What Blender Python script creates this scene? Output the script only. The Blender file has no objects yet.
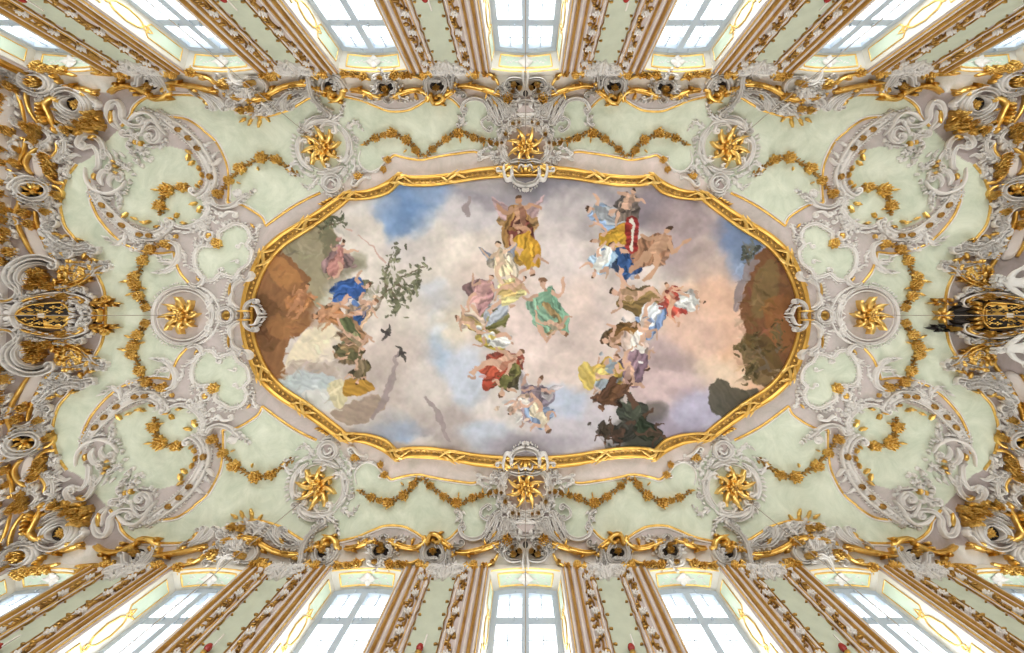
import bpy, math, random
import numpy as np
from mathutils import Vector
# ---------------------------------------------------------------- basics
SC = bpy.context.scene
COL = SC.collection
R = np.random.RandomState(7)
F = 400.0; TH = math.atan(.02925); CT, ST = math.cos(TH), math.sin(TH)
PX, PY = 525.5, 303.7
CAMZ = 1.6                       # camera height above the floor
HF = 9.0                         # flat ceiling above the camera
XW, YW = 10.6, 5.0               # half length and half width of the hall
BAY = 3.12
def srf(X, Y):
    "height of the coved ceiling above the camera"
    qx = np.maximum(0, np.abs(X) - 8.2) * (1.7 / 2.4); qy = np.maximum(0, np.abs(Y) - 3.3)
    q = (qx ** 8 + qy ** 8 + 1e-30) ** .125
    return HF - .35 * q ** 1.6
WALL = None
def pt(px, py, off=0.0):
    "points of the photograph carried onto the ceiling surface (or, with WALL set, onto a wall: u across, v down from 8.1 m)"
    if WALL is not None:
        c, sy = WALL; px = np.atleast_1d(np.asarray(px, float)); py = np.atleast_1d(np.asarray(py, float))
        return np.stack([c + px * .0222, sy * (YW - np.reshape(off, -1)) + 0 * px, 8.1 - py * .0222], -1)
    px = np.atleast_1d(np.asarray(px, float)); py = np.atleast_1d(np.asarray(py, float))
    a = (px - PX) / F; b = (py - PY) / F
    dx = a; dy = b * CT - ST; dz = b * ST + CT
    dx = dx / dz; dy = dy / dz
    lo = np.full(px.shape, 5.0); hi = np.full(px.shape, 9.2)
    for _ in range(34):
        m = (lo + hi) / 2
        g = m - srf(dx * m, dy * m)
        hi = np.where(g > 0, m, hi); lo = np.where(g > 0, lo, m)
    m = (lo + hi) / 2
    P = np.stack([dx * m, dy * m, m], -1)
    if np.any(off):
        P = P + nrm(P) * np.reshape(off, (-1, 1))
    return P
def nrm(P):
    if WALL is not None: return np.tile([0., -WALL[1], 0.], (len(P), 1))
    e = .01
    gx = (srf(P[:, 0] + e, P[:, 1]) - srf(P[:, 0] - e, P[:, 1])) / (2 * e)
    gy = (srf(P[:, 0], P[:, 1] + e) - srf(P[:, 0], P[:, 1] - e)) / (2 * e)
    n = np.stack([gx, gy, -np.ones(len(P))], -1)
    return n / np.linalg.norm(n, axis=1, keepdims=True)
def proj(P):
    P = np.asarray(P, float)
    yc = CT * P[..., 1] + ST * P[..., 2]; zc = -ST * P[..., 1] + CT * P[..., 2]
    return PX + F * P[..., 0] / zc, PY + F * yc / zc
def on_wall(px, py, Y=-YW):
    a = (px - PX) / F; b = (py - PY) / F
    d = np.array([a, b * CT - ST, b * ST + CT]); return d * (Y / d[1])
# ---------------------------------------------------------------- materials
def mat(name, col, rough=.6, metal=0.0, noise=0.0, scale=3.0, col2=None, bump=0.0, bscale=40.0, attr=None, spec=.3):
    m = bpy.data.materials.new(name); m.use_nodes = True
    nt = m.node_tree; b = nt.nodes['Principled BSDF']
    b.inputs['Roughness'].default_value = rough; b.inputs['Metallic'].default_value = metal
    b.inputs['Specular IOR Level'].default_value = spec
    b.inputs['Base Color'].default_value = (*col, 1)
    tc = nt.nodes.new('ShaderNodeTexCoord')
    src = None
    if attr:
        a = nt.nodes.new('ShaderNodeAttribute'); a.attribute_name = attr; src = a.outputs['Color']
    if noise or col2:
        n = nt.nodes.new('ShaderNodeTexNoise'); n.inputs['Scale'].default_value = scale; n.inputs['Detail'].default_value = 6
        n.inputs['Roughness'].default_value = .62 if not attr else .72; n.inputs['Distortion'].default_value = .0 if not attr else .7
        nt.links.new(tc.outputs['Object'], n.inputs['Vector'])
        mr = nt.nodes.new('ShaderNodeMapRange'); mr.inputs['From Min'].default_value = .3; mr.inputs['From Max'].default_value = .7
        nt.links.new(n.outputs['Fac'], mr.inputs['Value'])
        mx = nt.nodes.new('ShaderNodeMix'); mx.data_type = 'RGBA'
        nt.links.new(mr.outputs['Result'], mx.inputs['Factor'])
        if attr:
            mx.blend_type = 'MULTIPLY'; nt.links.new(src, mx.inputs['A']); c2 = 1 - noise
            mx.inputs['B'].default_value = (c2 * .96, c2 * 1.03, c2 * .96, 1)
        else:
            mx.inputs['A'].default_value = (*col, 1)
            mx.inputs['B'].default_value = (*(col2 or [c * (1 - noise) for c in col]), 1)
        src = mx.outputs['Result']
    if src is not None: nt.links.new(src, b.inputs['Base Color'])
    if bump:
        n2 = nt.nodes.new('ShaderNodeTexNoise'); n2.inputs['Scale'].default_value = bscale; n2.inputs['Detail'].default_value = 4
        nt.links.new(tc.outputs['Object'], n2.inputs['Vector'])
        bp = nt.nodes.new('ShaderNodeBump'); bp.inputs['Strength'].default_value = bump; bp.inputs['Distance'].default_value = .01
        nt.links.new(n2.outputs['Fac'], bp.inputs['Height']); nt.links.new(bp.outputs['Normal'], b.inputs['Normal'])
    return m
M = dict(
    gold=mat('gilding', (.97, .68, .21), .30, .9, .0, 5, col2=(.55, .29, .05), bump=.12, bscale=30, spec=.5),
    goldlite=mat('pale_gilding', (.98, .70, .24), .32, .8, col2=(.70, .42, .10), scale=6, spec=.5),
    oldgold=mat('worn_gilding', (.66, .40, .11), .38, .7, col2=(.38, .20, .045), scale=5, bump=.15, spec=.5),
    frame=mat('frame_gilding', (.84, .53, .13), .34, .85, col2=(.60, .33, .065), scale=2.2, bump=.06, spec=.5),
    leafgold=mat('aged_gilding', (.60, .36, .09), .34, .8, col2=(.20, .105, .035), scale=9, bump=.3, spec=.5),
    stucco=mat('stucco', (.72, .69, .655), .8, 0, .16, 4, bump=.15, bscale=25),
    stuccow=mat('white_stucco', (.73, .70, .665), .8, 0, .12, 5, bump=.12, bscale=25),
    mauve=mat('mauve_plaster', (.50, .425, .405), .85, 0, .15, 3),
    pale=mat('pale_plaster', (.66, .61, .58), .8, 0, .12, 3),
    green=mat('green_plaster', (.50, .54, .43), .85, 0, .16, 2.5),
    greenp=mat('pale_green_panel', (.56, .66, .54), .7, 0, .1, 3),
    white=mat('white_paint', (.68, .66, .60), .6, 0, .05, 2),
    sash=mat('window_paint', (.42, .49, .57), .5, 0, .05, 3),
    dark=mat('near_black', (.035, .028, .025), .8, 0, .3, 6),  # near-black; on the hollow discs it stands in for shade
    ceil=mat('ceiling_plaster', (.6, .6, .5), .88, 0, .30, 1.9, attr='paint', bump=.05, bscale=12),
    fresco=mat('fresco_paint', (.6, .6, .6), .9, 0, .05, 5, attr='paint', spec=.1),
    floor=mat('parquet', (.36, .32, .28), .4, 0, .25, 1.5),
    wire=mat('cable_grey', (.30, .26, .21), .6),
    red=mat('red_glass', (.30, .03, .025), .25),
    black=mat('black_enamel', (.02, .017, .016), .5),
    marble=mat('white_marble', (.64, .63, .60), .6, 0, .08, 5),
)
g = bpy.data.materials.new('window_glass'); g.use_nodes = True; nt = g.node_tree; nt.nodes.clear()
o_ = nt.nodes.new('ShaderNodeOutputMaterial'); mx_ = nt.nodes.new('ShaderNodeMixShader'); tr_ = nt.nodes.new('ShaderNodeBsdfTransparent')
gl_ = nt.nodes.new('ShaderNodeBsdfGlossy'); gl_.inputs['Roughness'].default_value = .03; fr_ = nt.nodes.new('ShaderNodeFresnel'); fr_.inputs['IOR'].default_value = 1.3
tr_.inputs['Color'].default_value = (.96, .98, .985, 1)
nt.links.new(fr_.outputs[0], mx_.inputs[0]); nt.links.new(tr_.outputs[0], mx_.inputs[1]); nt.links.new(gl_.outputs[0], mx_.inputs[2]); nt.links.new(mx_.outputs[0], o_.inputs[0])
M['glass'] = g
# ---------------------------------------------------------------- mesh builder
class MB:
    def __init__(s): s.v = []; s.f = []; s.n = 0
    def add(s, V, Fq):
        V = np.asarray(V, float).reshape(-1, 3); Fq = np.asarray(Fq, int)
        s.v.append(V); s.f.append(Fq + s.n); s.n += len(V)
    def grid(s, G, closed=False):
        "G: (n, m, 3) array of points -> quads"
        n, m = G.shape[:2]
        i = np.arange(n - 1)[:, None]; mm = m if closed else m - 1
        j = np.arange(mm)[None, :]; j2 = (j + 1) % m
        q = np.stack([i * m + j, i * m + j2, (i + 1) * m + j2, (i + 1) * m + j], -1).reshape(-1, 4)
        s.add(G.reshape(-1, 3), q)
    def box(s, a, b):
        x0, y0, z0 = a; x1, y1, z1 = b
        V = [(x, y, z) for x in (x0, x1) for y in (y0, y1) for z in (z0, z1)]
        s.add(V, [(0, 1, 3, 2), (4, 6, 7, 5), (0, 4, 5, 1), (2, 3, 7, 6), (0, 2, 6, 4), (1, 5, 7, 3)])
    def quad(s, *p): s.add(p, [(0, 1, 2, 3)])
    def mirror(s, ax=0):
        "add the mirror image of everything so far"
        V = np.concatenate(s.v); Fq = np.concatenate([f.reshape(-1, 4) for f in s.f]); W = V.copy(); W[:, ax] *= -1
        s.add(W, Fq[:, ::-1])
    def center(s):
        V = np.concatenate(s.v); return (V.min(0) + V.max(0)) / 2
    def build(s, name, m, parent=None, smooth=True, org=None):
        V = np.concatenate(s.v); Fq = np.concatenate([f.reshape(-1, 4) for f in s.f])
        if org is None: org = np.array(parent['_o']) if parent is not None and '_o' in parent.keys() else np.zeros(3)
        V = V - np.asarray(org)
        if parent is None: V = V + np.array([0, 0, CAMZ])
        me = bpy.data.meshes.new(name); nv, nf = len(V), len(Fq)
        me.vertices.add(nv); me.vertices.foreach_set('co', V.astype(np.float32).ravel())
        me.loops.add(nf * 4); me.loops.foreach_set('vertex_index', Fq.astype(np.int32).ravel())
        me.polygons.add(nf); me.polygons.foreach_set('loop_start', np.arange(nf, dtype=np.int32) * 4)
        me.polygons.foreach_set('use_smooth', np.full(nf, smooth))
        me.update(calc_edges=True)
        me.materials.append(M[m]); ob = bpy.data.objects.new(name, me); COL.objects.link(ob)
        ob['_o'] = [float(c) for c in org]
        if parent is not None: ob.parent = parent
        elif np.any(org): ob.location = Vector(org)
        return ob
def pieces(mb, gap=.004):
    "sort the shapes of a mesh into groups that touch one another"
    n = len(mb.v); lo = np.array([v.min(0) for v in mb.v]) - gap; hi = np.array([v.max(0) for v in mb.v]) + gap; g = list(range(n))
    def find(i):
        while g[i] != i: g[i] = g[g[i]]; i = g[i]
        return i
    for i in range(n):
        for j in np.nonzero(np.all((lo[i] < hi[i + 1:]) & (hi[i] > lo[i + 1:]), axis=1))[0]: g[find(int(j) + i + 1)] = find(i)
    out = {}; st_ = np.r_[0, np.cumsum([len(v) for v in mb.v])]
    for i in range(n):
        m = out.setdefault(find(i), MB()); m.add(mb.v[i], np.asarray(mb.f[i]) - st_[i])
    return list(out.values())
def thing(name, label, cat, o, group=None):
    e = bpy.data.objects.new(name, None); COL.objects.link(e); e.empty_display_size = .2
    o = np.asarray(o, float).reshape(3); e.location = (o[0], o[1], o[2] + CAMZ); e['_o'] = [float(c) for c in o]
    if label: e['label'] = label
    e['category'] = cat
    if group: e['group'] = group
    return e
def struct(o): o['kind'] = 'structure'; return o
def sempty(name):
    e = bpy.data.objects.new(name, None); COL.objects.link(e); e['kind'] = 'structure'; e.location = (0, 0, CAMZ); e['_o'] = [0., 0., 0.]; return e
def kids(o): return [c for c in bpy.data.objects if c.parent is o]
def copy_thing(root, sx=1, sy=1, label=None, dx=0.0, dy=0.0, group=None):
    r = root.copy(); COL.objects.link(r)
    r.location = (root.location.x * sx + dx, root.location.y * sy + dy, root.location.z)
    r.scale = (root.scale.x * sx, root.scale.y * sy, 1)
    if label: r['label'] = label
    if group: r['group'] = group
    for c in kids(root):
        d = c.copy(); COL.objects.link(d); d.parent = r
        for gch in kids(c):
            h = gch.copy(); COL.objects.link(h); h.parent = d
    return r
QN = {(1, 1): 'upper left', (-1, 1): 'upper right', (1, -1): 'lower left', (-1, -1): 'lower right'}
def spread(root, fmt, quads=((-1, 1), (1, -1), (-1, -1)), names=QN, group=None):
    "mirror a thing of the upper left quarter into the other quarters, each with its own label"
    root['label'] = fmt.format(names[(1, 1)])
    if group: root['group'] = group
    for q in quads: copy_thing(root, q[0], q[1], fmt.format(names[q]))
# ---------------------------------------------------------------- curves and relief
def spl(p, n=None, closed=False, step=1.6):
    "Catmull-Rom through pixel points"
    p = np.asarray(p, float)
    if len(p) == 2 and not closed:
        t = np.linspace(0, 1, n or 8)[:, None]; return p[0] * (1 - t) + p[1] * t
    q = np.vstack([p[-1], p, p[0], p[1]]) if closed else np.vstack([2 * p[0] - p[1], p, 2 * p[-1] - p[-2]])
    out = []
    for i in range(len(q) - 3):
        a, b, c, d = q[i:i + 4]
        k = max(2, int(np.hypot(*(c - b)) / step) + 1)
        t = np.linspace(0, 1, k, endpoint=False)[:, None]
        out.append(.5 * ((2 * b) + (-a + c) * t + (2 * a - 5 * b + 4 * c - d) * t ** 2 + (-a + 3 * b - 3 * c + d) * t ** 3))
    if not closed: out.append(p[-1:])
    o = np.vstack(out)
    return o
def spiral(p, d, r, s, turns=1.25, n=22):
    "spiral that leaves point p in direction d (radians), turning to side s, first radius r"
    out = []; x, y = p; a = d; L = r * 2 * math.pi * turns * .62
    for i in range(n):
        t = i / n; rr = r * (1 - .8 * t)
        st = L / n * (1 - .55 * t) * 1.25
        a += s * st / rr; x += math.cos(a) * st; y += math.sin(a) * st; out.append((x, y))
    return np.array(out)
def path(p, c0=None, c1=None, step=1.6):
    "spline with optional volutes (radius, side[, turns]) at its start and end"
    s = spl(p, step=step)
    if c1:
        d = s[-1] - s[-2]; s = np.vstack([s, spiral(s[-1], math.atan2(d[1], d[0]), *c1)])
    if c0:
        d = s[0] - s[1]; s = np.vstack([spiral(s[0], math.atan2(d[1], d[0]), *c0)[::-1], s])
    return s
PROF = {
    'round': [(-.5, 0), (-.46, .45), (-.3, .82), (0, 1), (.3, .82), (.46, .45), (.5, 0)],
    'rim': [(-.5, 0), (-.5, .75), (-.4, 1), (-.28, .75), (-.12, .42), (.12, .42), (.28, .75), (.4, 1), (.5, .75), (.5, 0)],
    'rib': [(-.5, 0), (-.46, .6), (-.34, .75), (-.24, .5), (-.14, .85), (0, 1), (.14, .85), (.24, .5), (.34, .75), (.46, .6), (.5, 0)],
    'flat': [(-.5, 0), (-.48, .8), (-.36, 1), (.36, 1), (.48, .8), (.5, 0)],
    'step': [(-.5, 0), (-.5, .6), (-.3, .6), (-.26, 1), (.3, 1), (.5, .4), (.5, 0)],
    'vee': [(-.5, 0), (-.3, .5), (0, 1), (.3, .5), (.5, 0)],
}
def frame_of(s, closed=False):
    P = pt(s[:, 0], s[:, 1]); N = nrm(P)
    if closed: T = np.roll(P, -1, 0) - np.roll(P, 1, 0)
    else: T = np.gradient(P, axis=0)
    T /= np.linalg.norm(T, axis=1, keepdims=True) + 1e-12
    B = np.cross(N, T); B /= np.linalg.norm(B, axis=1, keepdims=True) + 1e-12
    return P, N, T, B
PXM = .0222            # metres per pixel on the ceiling
def sweep(mb, s, w, h=None, prof='round', t0=.25, t1=.25, lift=0.0, closed=False, tl=.25, cap=True):
    """relief moulding along pixel path s; w in pixels, h in metres; t0/t1 width left at the ends"""
    s = np.asarray(s, float); n = len(s)
    P, N, T, B = frame_of(s, closed)
    W = np.full(n, float(w)) if np.isscalar(w) else np.interp(np.linspace(0, 1, n), np.linspace(0, 1, len(w)), w)
    if not closed:
        u = np.linspace(0, 1, n)
        W = W * np.minimum(np.minimum(1, t0 + (1 - t0) * np.sqrt(u / tl)), np.minimum(1, t1 + (1 - t1) * np.sqrt((1 - u) / tl)))
    W = W * PXM
    h = np.max(W) * .55 if h is None else h
    H = h * (.35 + .65 * W / (W.max() + 1e-9))
    pr = np.array(PROF[prof])
    G = P[:, None] + B[:, None] * (pr[None, :, 0, None] * W[:, None, None]) + N[:, None] * (pr[None, :, 1, None] * H[:, None, None] + lift)
    if closed: G = np.concatenate([G, G[:1]])
    mb.grid(G)
    if cap and not closed:
        for k in (0, -1):
            m = G.shape[1]; mb.add(G[k], [(i, i + 1, m - 2 - i, m - 1 - i) for i in range((m - 1) // 2 - m % 2)])
def st(mb, p, w, h=None, prof='round', c0=None, c1=None, step=1.6, **k):
    sweep(mb, path(p, c0, c1, step), w * (.80 if prof in ('rim', 'rib') and w > 2.5 else 1), h, prof, **k)
def loc(p, ang):
    "tangent frame on the ceiling at pixel p; ang is the pixel direction"
    P = pt([p[0], p[0] + .5 * math.cos(ang)], [p[1], p[1] + .5 * math.sin(ang)])
    N = nrm(P[:1])[0]; T = P[1] - P[0]; T /= np.linalg.norm(T); B = np.cross(N, T); return P[0], T, B, N
def leaf(mb, p, ang, L, W, h=.02, lobes=0, bend=0.0, tip=.5, lift=.004, n=9, fold=.5, base=.0, rnd=1.0):
    "one leaf on the surface: L, W in pixels, ang in radians, h the height of its rise"
    P, T, B, N = loc(p, ang); L = L * PXM; W = W * PXM
    u = np.linspace(0, 1, n); wd = np.sin(np.pi * np.clip(u * .93 + .05, 0, 1) ** .8) 
    wd = np.abs(wd) ** rnd * (1 - .25 * u) + base * (1 - u)
    if lobes: wd = wd * (.72 + .28 * np.cos(u * lobes * 2 * np.pi))
    a = bend * u
    dx = np.cumsum(np.cos(a)) * L / n; dy = np.cumsum(np.sin(a)) * L / n
    ax = -np.sin(a); ay = np.cos(a)
    v = np.array([-1, -.55, 0, .55, 1.])
    z = np.array([0, .75, fold, .75, 0])
    rise = h * (.5 + np.sin(np.pi * np.clip(u, 0, 1) * .8)) * .75 + h * tip * u ** 2
    gx = dx[:, None] + ax[:, None] * v * wd[:, None] * W / 2
    gy = dy[:, None] + ay[:, None] * v * wd[:, None] * W / 2
    gz = lift + rise[:, None] * (.35 + z[None] * .65)
    G = P + gx[..., None] * T + gy[..., None] * B + gz[..., None] * N
    mb.grid(G)
    G2 = G[:, [0, -1]] - 0
    low = P + gx[:, [0, -1], None] * T + gy[:, [0, -1], None] * B + (max(0, lift - .12) * N if lift > .25 else 0)
    mb.grid(np.stack([low[:, 0], G[:, 0]], 1)); mb.grid(np.stack([G[:, -1], low[:, 1]], 1))
def dome(mb, p, r, h, n=10, m=4, lift=0.0, squash=1.0, ang=0.0):
    P, T, B, N = loc(p, ang); r = r * PXM
    a = np.linspace(0, 2 * np.pi, n, endpoint=False); k = np.linspace(0, 1, m + 1) * np.pi / 2
    G = P + (np.cos(k)[:, None] * np.cos(a))[..., None] * T * r + (np.cos(k)[:, None] * np.sin(a))[..., None] * B * r * squash + (np.sin(k) * h + lift)[:, None, None] * N
    mb.grid(G, closed=True)
def ring(mb, p, rx, ry, w, h, rot=0.0, prof='round', n=40, lift=0.0, a0=0, a1=360, **k):
    a = np.radians(np.linspace(a0, a1, n, endpoint=(a1 - a0 < 359)))
    c, s_ = math.cos(rot), math.sin(rot)
    q = np.stack([p[0] + rx * np.cos(a) * c - ry * np.sin(a) * s_, p[1] + rx * np.cos(a) * s_ + ry * np.sin(a) * c], -1)
    sweep(mb, q, w, h, prof, closed=(a1 - a0 >= 359), lift=lift, **k)
    return q
def disc(mb, p, rx, ry, rot=0.0, lift=.003, n=28, rings=4, dish=0.0):
    a = np.linspace(0, 2 * np.pi, n, endpoint=False); G = []
    c, s_ = math.cos(rot), math.sin(rot)
    for k in range(rings + 1):
        f = 1 - k / rings * .999
        x = p[0] + (rx * np.cos(a) * c - ry * np.sin(a) * s_) * f; y = p[1] + (rx * np.cos(a) * s_ + ry * np.sin(a) * c) * f
        G.append(pt(x, y, lift - dish * (1 - f * f)))
    mb.grid(np.array(G), closed=True)
def fillpoly(mb, q, lift, h=.0, rings=4):
    "star-shaped patch from a closed pixel outline"
    q = np.asarray(q, float); c = q.mean(0); G = [pt(q[:, 0], q[:, 1], 0.0)]
    for k in range(rings + 1):
        f = 1 - k / rings * .999; z = c + (q - c) * f
        G.append(pt(z[:, 0], z[:, 1], lift + h * (1 - f * f)))
    mb.grid(np.array(G), closed=True)
def frill(mb, s, size, gap, side=1, h=.015, jit=.35, lean=.4, aspect=.55, seed=1, lobes=0):
    "rocaille edging: small leaves standing off a path"
    rr = random.Random(seed); s = np.asarray(s, float)
    d = np.r_[0, np.cumsum(np.hypot(*np.diff(s, axis=0).T))]; x = gap * .5
    while x < d[-1]:
        p = np.array([np.interp(x, d, s[:, 0]), np.interp(x, d, s[:, 1])]); e = min(d[-1], x + .6)
        q = np.array([np.interp(e, d, s[:, 0]), np.interp(e, d, s[:, 1])]); t = q - p
        a = math.atan2(t[1], t[0]) + side * (math.pi / 2 - lean + rr.uniform(-jit, jit))
        L = size * rr.uniform(.7, 1.25)
        leaf(mb, p, a, L, L * aspect, h, bend=side * rr.uniform(-.3, 1.0), n=6, lobes=lobes)
        x += gap * rr.uniform(.75, 1.25)
def acanthus(mb, s, size, h=.03, n=6, side=0, seed=3, w=3.0):
    "a curling acanthus spray: a tapering midrib along path s and leaves growing from both of its sides"
    rr = random.Random(seed); s = np.asarray(s, float)
    sweep(mb, s, [w, w * .8, w * .35], h, 'round', t0=.8, t1=.1)
    m = len(s)
    for i in range(n):
        k = int((.08 + .86 * i / max(1, n - 1)) * (m - 2)); t = s[k + 1] - s[k]; a = math.atan2(t[1], t[0]); f = 1 - .5 * i / n
        for sd in ((-1, 1) if side == 0 else (side,)):
            leaf(mb, s[k], a + sd * rr.uniform(.45, .8), size * f * rr.uniform(.8, 1.15), size * f * .42, h * .9, lobes=3 if size > 6 else 0, bend=sd * rr.uniform(.1, .7), n=8)
    t = s[-1] - s[-2]; leaf(mb, s[-1], math.atan2(t[1], t[0]), size * .8, size * .35, h, n=7)
# ---------------------------------------------------------------- paint regions of the ceiling (upper left quarter, pixels)
OUT = [(525.5, 128), (506, 128), (497, 126), (490, 115), (484, 103), (472, 98), (465, 103), (463, 110.6), (459, 106.5), (450.6, 98.9), (440, 97), (427, 100.3), (417.6, 105.8), (406.5, 110.6),
       (390, 111.3), (377, 107), (364.7, 101.7), (355, 99), (340, 96), (329, 94), (312, 97), (301, 103), (289, 110), (273.8, 114.8), (262.8, 116.8),
       (256.8, 115.5), (244.4, 113.4), (234.7, 110), (222, 103), (213, 98), (196, 95.5), (178, 94.8), (164.5, 95.5), (150.7, 96.5), (141, 101), (134, 107.9),
       (131, 116), (122, 126), (108, 140), (97, 152), (88, 159.6), (77, 164.4), (67.5, 176.8), (62, 192), (60.6, 207), (64.8, 225), (73, 236), (79, 243.8), (88, 256),
       (99, 277.5), (103.3, 287), (105.4, 298), (106, 315.4)]
INN = [(525.5, 150), (500, 150), (479.6, 153.4), (472.7, 151.8), (459, 153.4), (445, 155.5), (431, 158), (421.7, 159.9), (410.7, 159), (401, 156.9), (394, 155.5), (388, 161), (380, 168), (370, 171.7),
       (360, 169), (351, 172), (345, 183), (333, 188), (320.6, 193), (305.5, 200), (289, 209.6), (266, 226), (262, 218), (251, 210), (241.6, 205), (234.7, 203), (228.5, 200),
       (229, 185), (227.8, 168.6), (223.7, 156), (215.4, 141), (204.4, 131.4), (201.7, 128.5), (189, 120.3), (178, 117.5), (164.5, 117.5), (148, 122), (126, 132), (110, 146), (97, 165), (89, 180),
       (90.3, 190.6), (91.6, 201.7), (96.5, 214), (102, 222.4), (110, 232), (118.5, 239.6), (128, 245.8), (143.8, 251.3), (157.6, 253.4), (174, 252), (177.5, 265.8), (182, 274.8), (189, 283), (186, 287), (170, 290), (158, 300), (153, 310), (152.5, 315.4)]
CART = [(151, 149), (170, 146), (187.6, 151), (196, 160), (201, 172), (200, 186), (196, 192), (207, 200), (210, 210), (202, 221), (192.5, 227), (178, 226), (166, 223), (153, 229.7), (138.6, 225), (124, 217.5), (115, 205), (114, 190), (108, 180), (99, 164), (108, 145), (124, 130), (146, 127)]
QUAT = [(226, 228.5), (236, 224), (247, 228), (251, 238), (248, 245), (253, 252), (250, 263), (241, 270), (236, 277), (227, 276), (221, 274), (214, 280), (205, 279), (197, 268), (196, 254), (202, 246), (212, 246), (219, 241), (220, 233)]
def inside(x, y, poly):
    c = np.zeros(x.shape, bool); p = np.asarray(poly, float); n = len(p)
    for i in range(n):
        x1, y1 = p[i]; x2, y2 = p[(i + 1) % n]
        if y1 == y2: continue
        t = ((y1 > y) != (y2 > y)) & (x < (x2 - x1) * (y - y1) / (y2 - y1) + x1); c ^= t
    return c
def lin(c): c = np.asarray(c, float) / 255.; return np.where(c < .04045, c / 12.92, ((c + .055) / 1.055) ** 2.4)
def tl_pixels(X, Y): return proj(np.stack([-np.abs(X), -np.abs(Y), srf(X, Y)], -1))
xs = np.arange(-XW, XW + .001, .0225); ys = np.arange(-YW - .02, YW + .021, .0225)
GX, GY = np.meshgrid(xs, ys, indexing='ij'); GZ = srf(GX, GY)
qx, qy = tl_pixels(GX, GY)
pax, pay = np.clip(qx, 0, 525.4), np.clip(qy, 0, 315.3)
green = inside(pax, pay, OUT + [(525.5, 315.5)]) & ~inside(pax, pay, INN + [(525.5, 315.5)])
green |= inside(pax, pay, CART) | inside(pax, pay, QUAT)
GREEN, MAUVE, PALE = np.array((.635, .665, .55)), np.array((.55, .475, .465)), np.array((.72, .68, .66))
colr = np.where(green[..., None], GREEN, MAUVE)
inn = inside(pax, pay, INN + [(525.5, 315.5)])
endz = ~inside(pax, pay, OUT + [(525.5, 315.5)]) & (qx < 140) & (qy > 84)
colr = np.where((endz & ~green)[..., None], np.array((.40, .335, .33)), colr)  # darker ground at the ends, partly the shade of recesses put into paint
nearf = (qx > 335) & (qy > 150) & inn
colr = np.where(nearf[..., None], np.array((.70, .60, .575)), colr)
RL = np.array([(58, 83), (70, 86), (84, 88.5), (100, 93), (110, 93), (126, 86), (140, 88), (152, 95), (168, 84), (188, 85), (219, 91.5), (240, 98), (250, 99), (268, 96), (285, 86.5), (311, 85), (329, 92.5), (340, 97), (351, 90), (365, 92), (387, 98), (407, 91), (424, 92), (440, 98), (459, 87), (473, 86), (502, 95), (526, 95)])
frz = (qy < np.interp(qx, RL[:, 0], RL[:, 1])) & (qx > 60)
colr = np.where(frz[..., None], PALE, colr)
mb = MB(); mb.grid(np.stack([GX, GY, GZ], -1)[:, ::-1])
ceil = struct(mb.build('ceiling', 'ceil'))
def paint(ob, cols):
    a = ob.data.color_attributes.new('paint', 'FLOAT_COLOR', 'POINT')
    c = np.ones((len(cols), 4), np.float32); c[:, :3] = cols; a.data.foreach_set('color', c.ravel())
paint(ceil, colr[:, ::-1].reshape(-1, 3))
# ---------------------------------------------------------------- fresco and its frame
FRI = [(525.5, 177.5), (504, 178.2), (478, 180.3), (452, 184.4), (431, 187), (411, 187), (399.6, 185), (389.5, 194), (374.4, 199), (360.6, 200.6), (349.6, 201), (340, 209), (313.5, 228.6), (286.6, 246), (269.4, 265.4), (258.4, 290), (255, 307), (254.6, 315.4)]
FRO = [(525.5, 165.5), (504, 166.3), (478, 168.2), (454, 172.9), (433, 175.3), (411, 176), (398, 173.4), (388, 181), (372, 188.6), (358, 191.4), (345.4, 191.8), (334, 200), (306, 218.5), (278.5, 235.5), (259, 256), (246.6, 286), (242.3, 306), (242, 315.4)]
CUSP = (6, 10)
def seg_spl(q, cusps):
    q = np.asarray(q, float); a = 0; out = []
    for b in list(cusps) + [len(q) - 1]:
        seg = q[a:b + 1]; d = np.linspace(0, len(seg) - 1, 6 * (len(seg) - 1) + 1)
        e = np.vstack([2 * seg[0] - seg[1], seg, 2 * seg[-1] - seg[-2]])
        if a == 0: e[0] = (2 * 525.5 - seg[1][0], seg[1][1])
        if b == len(q) - 1: e[-1] = (seg[-2][0], 2 * 315.4 - seg[-2][1])
        for t in d[(1 if out else 0):]:
            i = min(int(t), len(seg) - 2); u = t - i; A, B_, C, D = e[i:i + 4]
            out.append(.5 * (2 * B_ + (C - A) * u + (2 * A - 5 * B_ + 4 * C - D) * u * u + (-A + 3 * B_ - 3 * C + D) * u ** 3))
        a = b
    return np.array(out)
def full_loop(q):
    P = pt(q[:, 0], q[:, 1]); a = P; L = [a]
    b = a[::-1][1:] * [1, -1, 1]; c = (a * [-1, -1, 1])[1:]; d = (a[::-1] * [-1, 1, 1])[1:-1]
    return np.concatenate([a, b, c, d])
LI, LO = full_loop(seg_spl(FRI, CUSP)), full_loop(seg_spl(FRO, CUSP))
FPROF = [(0, .0), (0, .05), (.06, .075), (.16, .085), (.22, .05), (.30, .035), (.5, .045), (.62, .05), (.68, .085), (.76, .115), (.86, .12), (.94, .09), (1, .05), (1, 0)]
fr = thing('fresco_frame', 'large gilded carved frame with cusped outline around the painted ceiling fresco', 'frame', (0, 0, HF))
def loop_piece(t0, pr, name, m, par):
    mb = MB(); G = np.array([LI + (LO - LI) * t - np.array([0, 0, h]) for t, h in pr]); G = np.transpose(G, (1, 0, 2))
    mb.grid(np.concatenate([G, G[:1]])); return mb.build(name, m, par)
loop_piece(0, FPROF, 'gilded_moulding', 'frame', fr)
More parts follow.
